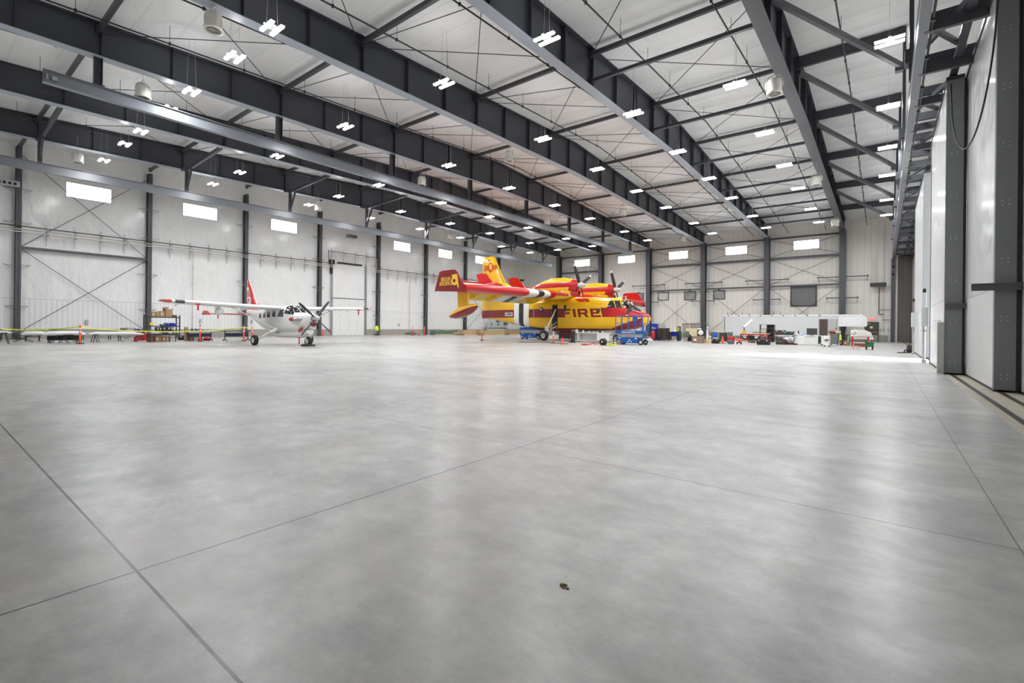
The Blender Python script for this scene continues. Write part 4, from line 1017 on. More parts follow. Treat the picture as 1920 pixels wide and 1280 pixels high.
for s_ in (-1, 1):
    MB().prism([(-9.75,1.84),(-9.5,2.12),(-9.0,2.12),(-8.55,1.9),(-8.6,1.84)], s_*2.65-.05, s_*2.65+.05).build('tailplane_tip', redgloss, ktail)
    MB().box(-9.0,-8.97,s_*2.0-.03,s_*2.0+.03,1.6,1.86).build('gust_lock_streamer', mat('red_streamer'), kd)
propeller(kd, (-.42, 0, 1.67), 1.32, R(50), mat('blade_dark', (.03,.03,.032), .35), chrome, redpaint, hub=.2, slen=.45, w=.085, nb=4, nm_tips=False)
for s_ in (-1, 1):
    mb = MB(); mb.tube((-1.15,s_*.40,1.62),(-1.25,s_*.62,1.6),.09); mb.tube((-1.25,s_*.62,1.6),(-1.75,s_*.68,1.6),.085); e = mb.build('exhaust_pipe', chrome, kfus)
    MB().tube((-1.7,s_*.675,1.6),(-1.98,s_*.69,1.6),.11,n=14).build('exhaust_plug', redpaint, e)
MB().lathe([(0,.06),(.16,.04),(.22,0),(.2,-.1)], c=(-.6,0,1.38), axis='x', n=18).build('intake_plug', dredpaint, kfus)
MB().prism([(-1.45,.95),(-1.15,1.12),(-1.0,1.12),(-1.15,.9),(-1.4,.82)], -.5, -.44).build('inlet_cover', redpaint, kfus)
MB().box(-1.35,-1.3,-.52,-.46,.12,.55).build('drain_streamer', mat('red_streamer'), kfus)
for x, y, h, m in ((-3.6,0,.35,kf),(-4.6,.0,.18,kf),(-6.0,0,.25,kf)): MB().bar((x,y,2.40),(x-.16,y,2.46+h),.02,.07).build('antenna', m, kfus)
for s_ in (-1, 1):
    wheel('main_wheel', kd, (-4.2, s_*1.75, .31), .31, .26, white)
    mb = MB(); mb.tube((-4.2,s_*1.62,.34),(-4.0,s_*.95,.78),.055,.075); mb.tube((-4.0,s_*.95,.78),(-3.95,s_*.5,.98),.14,.2,10); mb.build('main_gear_leg', kf, kd)
wheel('nose_wheel', kd, (-1.2, 0, .29), .29, .22, white)
mb = MB(); mb.tube((-1.15,0,.55),(-1.1,0,.95),.06); mb.path([(-1.2,-.16,.29),(-1.18,-.16,.62),(-1.15,.16,.62),(-1.2,.16,.29)],.035,8); mb.build('nose_fork', kf, kd)
b = MB(); b.prism([(-.42,0),(.42,0),(.3,.12),(-.3,.12)], -.25, .25); tag(b.build('wheel_chock', black, None, (-26.95, 14.85, 0)), 'black chock under the nose wheel of the white aircraft', 'chock')
# ------------------------------------------------------------------ things on the floor
def FB(u0, u1, vb, vt=None, ax='X', z0=0., plane=None):
    um = (u0+u1)/2
    p = at(um, vb, z0) if plane is None else None
    if ax == 'X':
        Y = plane if plane is not None else p[1]
        a, b_ = atY(u0, vb, Y)[0], atY(u1, vb, Y)[0]; h = atY(um, vt, Y)[1]-z0 if vt else 0
        return ((a+b_)/2, Y, z0), b_-a, h, 0.
    X = plane if plane is not None else p[0]
    a, b_ = atX(u0, vb, X)[0], atX(u1, vb, X)[0]; h = atX(um, vt, X)[1]-z0 if vt else 0
    return (X, (a+b_)/2, z0), b_-a, h, PI/2
casterm = rubber
def casters(t, w, d, r=.05, in_=.06):
    for x in (-w/2+in_, w/2-in_):
        for y in (in_, d-in_):
            MB().tube((x-.018,y,r), (x+.018,y,r), r, n=10).build('caster', casterm, t)
def carton(fb, lab, d=None, open_=False, grp=None, m=card, z=None):
    loc, w, h, rz = fb; d = d or w*.8
    t = thing('cardboard_box', lab, 'box', loc, rz, grp)
    b = MB()
    if open_:
        e = .012
        b.box(-w/2,w/2,0,e,0,h); b.box(-w/2,w/2,d-e,d,0,h); b.box(-w/2,-w/2+e,0,d,0,h); b.box(w/2-e,w/2,0,d,0,h); b.box(-w/2,w/2,0,d,0,e)
        b.build('carton', m, t)
        for s_ in (-1, 1):
            f = MB(); f.bar((s_*w/2, d/2, h), (s_*(w/2+w*.22), d/2, h+.1*w), d*.95, .01); f.build('flap', m, t)
    else:
        b.bev(-w/2,w/2,0,d,0,h,.012); b.build('carton', m, t)
        MB().box(-.03,.03,-.004,d+.004,h-.04 if h > .1 else 0,h+.004).build('packing_tape', cardin, t)
        if w > .25: MB().box(-w*.3,-w*.05,-.006,0,h*.35,h*.65).build('shipping_label', white, t)
    return t
def tote(fb, lab, d=None, m=black, lidm=None, grp=None, name='plastic_tote', cat='crate'):
    loc, w, h, rz = fb; d = d or w*.65
    t = thing(name, lab, cat, loc, rz, grp)
    b = MB(); q = .06*w
    b.add([(x, y, z) for z, e in ((0, q), (h*.86, 0)) for x, y in ((-w/2+e, e*.5), (w/2-e, e*.5), (w/2-e, d-e*.5), (-w/2+e, d-e*.5))], [(3,2,1,0),(4,5,6,7),(0,1,5,4),(1,2,6,5),(2,3,7,6),(3,0,4,7)]); b.build('bin', m, t)
    MB().bev(-w/2-.02,w/2+.02,-.02,d+.02,h*.84,h,.02).build('lid', lidm or m, t)
    for s_ in (-1, 1): MB().box(s_*w*.3-.05,s_*w*.3+.05,-.04,-.015,h*.66,h*.9).build('latch', galv, t)
    return t
def chest(fb, lab, d=.5, m=black, dm=None, rows=5, cols=1, name='tool_chest', cast=True, grp=None, topm=None):
    loc, w, h, rz = fb
    t = thing(name, lab, 'tool chest', loc, rz, grp); c0 = .12 if cast else .02
    MB().bev(-w/2,w/2,0,d,c0,h,.015).build('body', m, t)
    if topm: MB().box(-w/2-.01,w/2+.01,-.01,d+.01,h,h+.025).build('worktop', topm, t)
    hh = (h-c0-.06)/rows; ww = (w-.06)/cols
    for r_ in range(rows):
        for c_ in range(cols):
            x0 = -w/2+.03+c_*ww; z0 = c0+.03+r_*hh
            dr = MB().box(x0+.01,x0+ww-.01,-.018,.0,z0+.012,z0+hh-.012).build('drawer', dm or m, t)
            MB().box(x0+.05,x0+ww-.05,-.035,-.018,z0+hh-.045,z0+hh-.025).build('handle', galv, dr)
    if cast: casters(t, w, d, .055)
    return t
def table(fb, lab, d=.7, topm=white, legm=blackmetal, panel=None, cast=False, xleg=False, name='table', under=False, grp=None, shelf=None, th=.04):
    loc, w, h, rz = fb
    t = thing(name, lab, 'table', loc, rz, grp)
    MB().bev(-w/2,w/2,0,d,h-th,h,.008).build('table_top', topm, t)
    for s_ in (-1, 1):
        x = s_*(w/2-.06*w-.03)
        if xleg:
            b = MB(); b.bar((x-.02,.05,.01),(x+.02,d-.05,h-th),.03,.03); b.bar((x+.02,d-.05,.01),(x-.02,.05,h-th),.03,.03); b.build('leg', legm, t)
        elif panel is not None:
            b = MB(); b.bar((x,d/2,.08),(x,d/2,h-th),.05,.06); b.bar((x,.03,.09),(x,d-.03,.09),.04,.04); b.build('leg', legm, t)
            for y in (.05, d-.05): MB().tube((x-.02,y,.045),(x+.02,y,.045),.045,n=10).build('caster', rubber, t)
        else:
            for y in (.05, d-.05):
                MB().bar((x,y,.0 if not cast else .09),(x,y,h-th),.045,.045).build('leg', legm, t)
                if cast: MB().tube((x-.02,y,.045),(x+.02,y,.045),.045,n=10).build('caster', rubber, t)
    if panel is not None: MB().box(-w/2+.08*w,w/2-.08*w,d/2-.01,d/2+.01,h*.42,h*.78).build('modesty_panel', panel, t)
    if shelf: MB().box(-w/2+.05*w,w/2-.05*w,.04,d-.04,h*.25,h*.25+.03).build('lower_shelf', shelf, t)
    return t
def lump(fb, lab, name, cat, m, d=None, grp=None, sq=2.2, top=.55):      # soft rounded thing: bag, cloth heap
    loc, w, h, rz = fb; d = d or w*.7
    b = MB(); R_ = []
    for k, (s_, z) in enumerate(((.82,0),(1,.18),(1,.5),(top+.25,.82),(top*.6,1.))):
        ring = []
        for i in range(16):
            a = 2*PI*i/16; q = 1+.07*math.sin(3*a+k); ring.append((w/2*s_*q*math.copysign(abs(math.cos(a))**(2/sq), math.cos(a)), d/2+d/2*s_*q*math.copysign(abs(math.sin(a))**(2/sq), math.sin(a)), h*z))
        R_.append(ring)
    b.loft(R_); return tag(b.build(name, m, None, loc, (0,0,rz)), lab, cat, grp)
refl = mat('white_reflective_band', (.8,.8,.8), .3)
def delineator(u, vb, vt, lab, dark=False):
    (x, y, _), _, h, _ = FB(u-1, u+1, vb, vt)
    t = thing('delineator_post', lab, 'traffic post', (x, y, 0), 0, 'orange delineator posts')
    MB().lathe([(0,0),(.20,0),(.20,.035),(.10,.05),(.0,.05)], n=8).build('rubber_base', rubber, t)
    MB().lathe([(.055,.04),(.05,h*.86),(.03,h*.9),(.045,h*.93),(.045,h*.98),(0,h)], n=14).build('tube', orange, t)
    for z in (.60,.76): MB().lathe([(.054,h*z),(.056,h*z+.0),(.055,h*(z+.09)),(.05,h*(z+.09))], n=14).build('reflective_band', refl, t)
    return t
def cone(u, vb, vt, lab):
    (x, y, _), _, h, _ = FB(u-1, u+1, vb, vt)
    t = thing('traffic_cone', lab, 'traffic cone', (x, y, 0), 0, 'plain orange traffic cones')
    MB().bev(-.17,.17,-.17,.17,0,.03,.02).build('rubber_base', rubber, t)
    MB().lathe([(.125,.03),(.11,.08),(.03,h*.97),(.0,h)], n=18).build('cone', orange, t)
    return t
# --- delineators, cones, tape
delineator(150, 644.5, 609, 'orange delineator post in front of the white wing panels at the left')
delineator(375, 640, 608, 'orange delineator post behind the navy-panelled rolling table')
delineator(457, 639, 610, 'orange delineator post left of the white aircraft, left of a pair')
delineator(472.5, 637.5, 613, 'orange delineator post left of the white aircraft, right of a pair')
delineator(903.5, 638, 613, 'lone orange delineator post under the float of the yellow aircraft')
delineator(1037.5, 643.3, 619.5, 'orange delineator post beside the main wheel of the yellow aircraft')
delineator(773.6, 628.7, 611, 'leftmost of three orange delineator posts by the left wall')
delineator(785.8, 628.7, 611.5, 'middle one of three orange delineator posts by the left wall')
delineator(795.6, 628.5, 611, 'rightmost of three orange delineator posts, next to a column')
cone(605.5, 629.5, 617, 'dull orange cone at the foot of the column behind the white aircraft')
cone(1054.6, 644.8, 633, 'small orange cone right of the main wheel of the yellow aircraft')
cone(1354.5, 643.5, 630.5, 'orange cone in front of a black cabinet by the trailer')
def tapeline(pts, lab):
    b = MB()
    for (p, q) in zip(pts[:-1], pts[1:]):
        n_ = 6
        for k in range(n_):
            a = [p[i]+(q[i]-p[i])*k/n_ for i in range(3)]; c_ = [p[i]+(q[i]-p[i])*(k+1)/n_ for i in range(3)]
            s1_, s2_ = -.03*4*(k/n_)*(1-k/n_), -.03*4*((k+1)/n_)*(1-(k+1)/n_)
            a[2] += s1_; c_[2] += s2_
            b.bar(a, c_, .006, .07)
    return tag(b.build('caution_tape', tape_y), lab, 'tape', 'yellow caution tape')
def px3(u, v, vb, dz=0): # point at photo pixel (u,v) above the floor point (u,vb)
    x, y = at(u, vb, 0); return (x, y, atY(u, v, y)[1])
tapeline([(-36.2,3.2,.92), px3(22,617.5,643), px3(90,617,643), px3(150,612,644.5)], 'yellow caution tape strung from the left edge to the first delineator')
tapeline([px3(150,612,644.5), px3(200,617.5,642), px3(290,621,641), px3(375,620.5,640)], 'yellow caution tape strung past the shelving rack')
tapeline([px3(375,620.5,640), px3(420,617,639), px3(457,613,639), px3(472.5,615,637.5)], 'yellow caution tape strung to the pair of delineators')
# --- white aircraft panels on stands at the left
def panel_on(u0, u1, vb, v0, v1, lab, d=1.2, sweep=.0, legs='a', z_=None):
    loc, w, h, rz = FB(u0, u1, vb, v0, 'Y'); zt = h; zb = FB(u0, u1, vb, v1, 'Y')[2]
    t = thing('wing_panel', lab, 'aircraft panel', (loc[0], loc[1], max(zb,.05)), rz, 'white aircraft panels on stands')
    rs = []
    for x, th in ((-w/2, .6), (-w/2+.15*w, 1.), (w/2-.2*w, 1.), (w/2, .5)):
        T = (zt-zb)*.9*th
        rs.append([(x+(sweep*y/d), y, z) for y, z in ((0,T*.25),(0,T*.85),(d*.12,T),(d,T*.75),(d,T*.4),(d*.12,0))])
    MB().loft(rs).build('panel_skin', whitegloss, t)
    return loc, w, zt, rz
def stand(u, vb, vt, lab, kind='a', w=.5, m=blackmetal, plane=None):
    loc, _, h, rz = FB(u-1, u+1, vb, vt, 'Y')
    t = thing('panel_stand', lab, 'stand', loc, rz, 'stands under the white panels')
    if kind == 'a':
        for y in (0, .6):
            for s_ in (-1, 1): MB().bar((s_*w*.5,y,.0),(s_*w*.18,y+.02,h),.035,.035).build('leg', m, t)
        MB().box(-w*.3,w*.3,-.02,.64,h,h+.05).build('crossbar', m, t)
    elif kind == 'x':
        for s_ in (-1, 1):
            MB().bar((s_*w*.5,0,.02),(-s_*w*.5,.5,h),.03,.04).build('leg', m, t)
        MB().bar((-w*.5,.25,h*.98),(w*.5,.25,h*.98),.05,.04).build('crossbar', m, t)
    else:
        for s_ in (-1, 1): MB().bar((s_*w*.4,.2,.06),(s_*w*.4,.2,h),.06,.06).build('leg', m, t)
        MB().box(-w*.5,w*.5,.17,.23,h*.8,h*.9).build('crossbar', m, t)
        for s_ in (-1, 1): MB().bar((s_*w*.4,-.15,.07),(s_*w*.4,.6,.07),.05,.04).build('foot', m, t)
panel_on(-30, 22, 645, 619.5, 625.5, 'white wing panel at the very left edge on a trestle table', 1.4)
stand(8, 645, 625.5, 'black trestle under the panel at the left edge', 'a', .4)
PA = panel_on(40, 84, 641, 619.5, 629, 'short white panel with a swept left end on black stands', 1.0, .5)
stand(44, 641, 629, 'black stand with feet under the left end of the short swept panel', 'x', .9)
stand(62, 641, 629, 'twin-post black stand under the middle of the short swept panel', 'p', .75)
PB_ = panel_on(81, 160, 643, 619.5, 629, 'long white panel above a black board, behind the delineator post', 1.1, .3)
stand(114, 643, 629, 'left splayed trestle below the long white panel', 'a', .75)
stand(129, 643, 629, 'right splayed trestle below the long white panel', 'a', .75)
loc, w, h, rz = FB(88, 150, 642.5, 626.8, 'Y')
t = thing('rolling_table', 'folded rolling table with a long black board below the white panels', 'table', loc, rz)
MB().bev(-w/2,w/2,0,.04,h-.36,h,.02).build('table_board', black, t)
for s_ in (-1, 1):
    MB().bar((s_*(w/2-.1),.02,.07),(s_*(w/2-.1),.02,h-.3),.06,.06).build('leg', blackmetal, t); MB().bar((s_*(w/2-.1),-.35,.09),(s_*(w/2-.1),.35,.09),.05,.05).build('foot', blackmetal, t)
    for y in (-.33,.33): MB().tube((s_*(w/2-.1)-.02,y,.045),(s_*(w/2-.1)+.02,y,.045),.045,n=10).build('caster', rubber, t)
panel_on(168, 270, 641, 621, 628.5, 'bright white flap panel left of the red bin', .9, -.3)
stand(180.5, 642, 628.5, 'narrow dark trestle under the left part of the bright white flap', 'a', .3)
stand(240, 640.5, 628.5, 'folding cart legs under the right part of the bright white flap', 'x', .7, galv)
for (u0, u1, vb, vt, PL, lab, m) in ((67.5,82,641,616.5,PA,'left shallow green tray lying on the white panels',green),(94,107.5,641,615.6,PB_,'right shallow green tray lying on the white panels',green)):
    loc, w, h, rz = FB(u0, u1, vb, vt, 'Y', plane=PL[0][0]-.35); z0 = PL[2]*.98; h = max(h, z0+.08)
    t = thing('parts_tray', lab, 'tray', (loc[0], loc[1], z0), rz, 'green trays'); hh = h-z0
    MB().bev(-w/2,w/2,0,.5,0,hh*.5,.01).build('tray', m, t)
    for y in (0,.48): MB().box(-w/2,w/2,y,y+.02,hh*.5,hh).build('rim', m, t)
table(FB(152, 212, 637.5, 623, 'Y'), 'grey folding table against the left wall behind the white panels', .7, pale, blackmetal, None, True)
# fire extinguisher
loc, w, h, rz = FB(252, 257, 640, 629.5, 'Y'); t = thing('fire_extinguisher', 'red fire extinguisher standing in front of the red bin', 'fire extinguisher', loc, rz)
MB().lathe([(0,0),(.1,0),(.11,.03),(.11,h*.7),(.06,h*.82),(.03,h*.84),(0,h*.84)], n=16).build('cylinder', redpaint, t)
MB().box(-.03,.03,-.06,.06,h*.84,h*.95).build('valve', blackmetal, t); MB().path([(0,-.06,h*.9),(.12,-.08,h*.7),(.13,-.05,h*.3)],.015,6).build('hose', black, t)
tote(FB(260, 276, 638, 620.5, 'Y'), 'large red plastic bin left of the black shelving rack', .7, redpaint, name='plastic_bin', cat='bin')
# shelving rack
RX = at(303, 636.5, 0)[0]
loc, w, h, rz = FB(275.5, 336.5, 636.5, 590.5, 'Y', plane=RX); RW = w
rack = thing('shelving_rack', 'black metal shelving rack with cardboard boxes on top', 'shelf', loc, rz)
for x in (-w/2, w/2):
    for y in (0, .75): MB().box(x-.035,x+.035,y-.035,y+.035,0,h).build('upright', blackmetal, rack)
SZ = [FB(276,336,636.5,v,'Y',plane=RX)[2] for v in (626.5, 610.6, 593.8)]
for z in SZ: MB().box(-w/2,w/2,0,.75,z-.07,z).build('shelf', blackmetal, rack)
def onshelf(u0, u1, vt, z0): 
    vb = 620
    X = RX-.08; a, b_ = atX(u0, vb, X)[0], atX(u1, vb, X)[0]; zt = atX((u0+u1)/2, vt, X)[1]
    return ((X, (a+b_)/2, z0), b_-a, max(.08, zt-z0), PI/2)
carton(onshelf(284.5,292,584.5,SZ[2]), 'small cardboard box, leftmost on top of the rack', .4)
carton(onshelf(292.6,299.5,584.2,SZ[2]), 'small cardboard box, second from the left on top of the rack', .4)
carton(onshelf(300,309.2,583,SZ[2]), 'cardboard box left of the tall open one on top of the rack', .5)
carton(onshelf(310,323,579.5,SZ[2]), 'tall open cardboard box on top of the rack', .55, True)
c_ = onshelf(309.5,318.5,575.6,SZ[2]+.0); carton(((c_[0][0]-.35, c_[0][1], SZ[2]), c_[1], c_[2], c_[3]), 'tallest cardboard box behind the open one on the rack', .25)
tote(onshelf(325,331,589.8,SZ[2]), 'small dark grey case at the right end of the rack top', .3, steel2, name='small_case', cat='case')
lump(onshelf(280,288,604.5,SZ[1]), 'yellow cloth bundle at the left of the middle rack shelf', 'cloth_bundle', 'cloth', mat('yellow_cloth',(.75,.65,.08),.8))
tote(onshelf(311,332,605.2,SZ[1]), 'long royal blue tray on the middle rack shelf', .5, darkblue, name='parts_tray', cat='tray')
tote(onshelf(302,310.5,607.5,SZ[1]), 'low dark green case left of the blue tray on the rack', .4, dgreen, name='small_case', cat='case')
tote(onshelf(294,303,613.3,SZ[0]), 'square black case, leftmost on the low rack shelf', .5, black, name='black_case', cat='case')
tote(onshelf(305,319.5,612.6,SZ[0]), 'wide black case, middle of the low rack shelf', .5, black, name='black_case', cat='case')
tote(onshelf(321.2,326,613.2,SZ[0]), 'narrow black case, rightmost on the low rack shelf', .5, black, name='black_case', cat='case')
# front work table before the rack
TX = at(305, 641, 0)[0]
tb = table(FB(277, 334, 641, 625.2, 'Y', plane=TX), 'black work table in front of the shelving rack', .7, blackmetal, blackmetal, None, True, th=.06)
TZ = FB(277,334,641,625.2,'Y',plane=TX)[2]
def onT(u0, u1, vt, X, z0, vb=630):
    a, b_ = atX(u0, vb, X)[0], atX(u1, vb, X)[0]; return ((X, (a+b_)/2, z0), b_-a, max(.05, atX((u0+u1)/2, vt, X)[1]-z0), PI/2)
tote(onT(307,315.5,622.4,TX-.1,TZ), 'small royal blue box on the black work table', .3, darkblue, name='parts_box')
lump(onT(282,306,623,TX-.1,TZ), 'row of small white packets on the black work table', 'packet_heap', 'supplies', clearp, .3)
lump(onT(317,324,622.6,TX-.1,TZ), 'white paper bundle right of the blue box on the work table', 'paper_bundle', 'paper', clearp, .3)
carton(onT(281,288,629.3,TX-.25,0), 'brown box with red strap below the work table, leftmost', .4, m=mat('dark_cardboard',(.22,.12,.07),.8))
carton(onT(291,303.5,629.0,TX-.25,0), 'large cardboard box below the work table', .5)
carton(onT(304,314,630.2,TX-.25,0), 'lower cardboard box right of the large one below the work table', .45, m=mat('yellow_brown_card',(.36,.25,.11),.8))
tote(onT(319.5,329.5,629.2,TX-.25,0), 'white lidded tub below the work table', .45, clearp, white, name='lidded_tub', cat='tub')
tote(FB(337,348.5,637.6,629,'Y'), 'black tote on the floor right of the shelving rack', .5, black)
# rolling tables with panels
NX_ = at(377, 639.2, 0)[0]
table(FB(351.5,402.5,639.2,620.8,'Y',plane=NX_), 'rolling table with a navy panel, boxes under it', .65, pale, blackmetal, navy, True)
NZ = FB(351.5,402.5,639.2,620.8,'Y',plane=NX_)[2]
table(FB(421,472,639.0,620.0,'Y'), 'rolling table with a navy panel, empty below, left of the white aircraft', .65, blackmetal, blackmetal, navy, True)
tote(onT(367.5,375,616.3,NX_-.1,NZ), 'small blue box on the first navy-panelled rolling table', .3, darkblue, name='parts_box')
tote(onT(376,384,617.6,NX_-.1,NZ), 'flat green box on the first navy-panelled rolling table', .25, green, name='parts_box')
b_ = onT(358.8,361.2,615.8,NX_-.1,NZ); b = MB(); b.lathe([(0,0),(.07,0),(.05,.05),(.04,b_[2]*.6),(.08,b_[2]*.8),(.05,b_[2]),(0,b_[2])], n=14); tag(b.build('dark_bottle', blackmetal, None, b_[0]), 'small dark bottle standing on the first navy-panelled table', 'bottle')
tag(MB().bev(-.09,.09,0,.3,0,1.0,.01).build('cardboard_tube', card, None, onT(349,352,625,NX_-.5,0)[0], (0,0,PI/2)), 'upright cardboard carton at the left end of the first navy-panelled table', 'box')
carton(onT(356,364,630.6,NX_-.6,0), 'brown cardboard box below the navy-panelled table, leftmost', .4)
tote(onT(364.5,372,630.8,NX_-.6,0), 'white box below the navy-panelled table', .4, white, name='storage_box')
lump(onT(372.5,380,629.8,NX_-.6,0), 'camouflage coloured bag below the navy-panelled table', 'duffel_bag', 'bag', mat('camo_bag',(.16,.08,.05),.8,var=.5))
lump(onT(383,397.5,632,NX_-.6,0), 'coil of red air hose below the navy-panelled table', 'hose_coil', 'hose', hosered, .5)
# things on the background table behind the panels (left)
BX = at(240, 638.6, 0)[0]
table(FB(222,272,638.4,620.5,'Y',plane=BX), 'small grey table behind the bright white flap, carrying tools', .6, pale, blackmetal, None, True)
BZ = FB(222,272,638.4,620.5,'Y',plane=BX)[2]
tote(onT(228,236,614.8,BX-.1,BZ), 'black tool case on the grey table behind the flap', .3, black, name='black_case', cat='case')
tote(onT(238,252,613.8,BX-.3,BZ), 'grey parts organiser box on the grey table behind the flap', .3, pale, name='parts_box')
tote(onT(254.5,263.5,616.0,BX-.05,BZ), 'royal blue box at the right of the grey table', .3, darkblue, name='parts_box')
table(FB(0,34,637.5,622,'Y'), 'low grey table at the left edge behind the tape', .8, mat('grey_brown_board',(.25,.23,.2),.7), blackmetal, None)
# yellow mop bag cart
loc, w, h, rz = FB(704,712,628.8,608.5,'Y'); t = thing('janitor_cart', 'yellow cloth bag hanging on a cart with mop handles by a column', 'cart', loc, rz)
b = MB(); b.box(-.25,.25,0,.4,.1,.18); b.build('base', blackmetal, t); casters(t, .5, .4)
lump(((0,.02,.55),.5,.6,0), 'x', 'yellow_bag', 'x', mat('bag_yellow',(.72,.78,.03),.6)).parent = t
q = [o for o in COL.objects if o.name.startswith('yellow_bag')][-1]; del q['label']; del q['category']
for x in (-.12,.1): MB().tube((x,.2,.15),(x*1.6,.25,h),.02).build('handle', wood, t)
# junk pile by the wall
b = MB()
for k in range(6): b.box(-1.3+.1*k,.9+.12*k,.12*k,.12*k+.1,.02+.03*(k%2),.06+.03*(k%2))
loc = FB(735,764,628.4,None,'Y')[0]; tag(b.build('timber_planks', wood, None, loc, (0,0,PI/2)), 'low heap of loose planks on the floor by the left wall', 'planks')['kind'] = 'stuff'
loc = FB(762,788,628.4,None,'Y')[0]; b = MB()
for k in range(12):
    a = k*1.1; b.tube((math.cos(a)*1.1*random.uniform(.5,1), .5+.3*math.sin(a), .08+.5*random.random()), (math.cos(a+2.2)*1.0, .5+.35*math.sin(a+2), .05+.25*random.random()), .035, n=6)
tag(b.build('pipe_offcuts', graygreen, None, loc, (0,0,PI/2)), 'tangled grey-green hoses and pipe offcuts behind the three delineators', 'hoses')['kind'] = 'stuff'
# crates along the far left part
def pallet_box(fb, lab, d, m, name='wooden_crate', grp=None, slat=True):
    loc, w, h, rz = fb; t = thing(name, lab, 'crate', loc, rz, grp)
    for y in (.03, d/2, d-.03): MB().box(-w/2,w/2,y-.04,y+.04,0,.09).build('skid', wood, t)
    MB().bev(-w/2,w/2,0,d,.09,h,.01).build('body', m, t)
    if slat:
        for k in range(max(2, int(w/.5))): x = -w/2+.05+(w-.1)*k/(max(2, int(w/.5))-1); MB().box(x-.04,x+.04,-.02,0,.09,h).build('batten', m, t)
    return t
c_ = pallet_box(FB(816,857,627.6,619.3,'Y'), 'long low grey-green crate by the left wall', 1.0, mat('green_crate',(.12,.19,.14),.6), 'long_crate')
tag(MB().add([(x,y,z) for z in (0,.06) for x,y in ((-.9,0),(.6,.1),(.9,.7),(-.6,.6))], [(3,2,1,0),(4,5,6,7),(0,1,5,4),(1,2,6,5),(2,3,7,6),(3,0,4,7)]).build('loose_board', wood, None, (FB(842,842,627.6,619.3,'Y')[0][0]-.1, FB(841,843,627.6,619.3,'Y')[0][1], FB(816,857,627.6,619.3,'Y')[2]+.01), (R(4),0,PI/2)), 'loose plywood board lying on the grey-green crate', 'board')
pallet_box(FB(858,870,627.6,622.5,'Y'), 'flat pallet between the green crate and the cardboard crate', .9, wood, 'flat_pallet')
pallet_box(FB(870.5,906,628,618.8,'Y'), 'long cardboard crate left of the lone delineator post', 1.1, mat('tan_card',(.50,.33,.17),.75), 'long_carton', slat=False)
pallet_box(FB(908,945,628,618.8,'Y'), 'plywood crate right of the lone delineator post', 1.1, mat('ply_crate',(.46,.36,.18),.7))
pallet_box(FB(955.5,975,627.2,619.0,'Y'), 'smaller plywood crate just left of the rear blue lift', 1.0, mat('ply_crate_dark',(.40,.27,.13),.7))
loc, w, h, rz = FB(911,946,625.6,603.2,'Y'); t = thing('storage_cabinet', 'pale grey wall-side cabinet behind the plywood crate', 'cabinet', (max(loc[0], XL+.95), loc[1], -.05), rz)
MB().bev(-w/2,w/2,-.1,.25,.05,h,.03).build('body', pale, t)
for x in (-w*.36,-w*.02): MB().box(x,x+.25,-.12,-.1,h*.72,h*.9).build('label_plate', steel2, t)
MB().box(-w/2+.05,w/2-.05,-.115,-.1,h*.48,h*.53).build('dark_band', black, t)
loc, w, h, rz = FB(946,954,626.5,603,'Y'); t = thing('drill_press', 'grey floor drill press near the tail of the yellow aircraft', 'machine', loc, rz)
MB().bev(-.3,.3,0,.6,0,.08,.02).build('base', steel2, t); MB().tube((0,.3,.08),(0,.3,h),.06).build('column', galv, t); MB().bev(-.22,.22,-.1,.5,h*.72,h,.04).build('head', graygreen, t); MB().bev(-.25,.25,0,.45,h*.42,h*.46,.02).build('table', steel2, t)

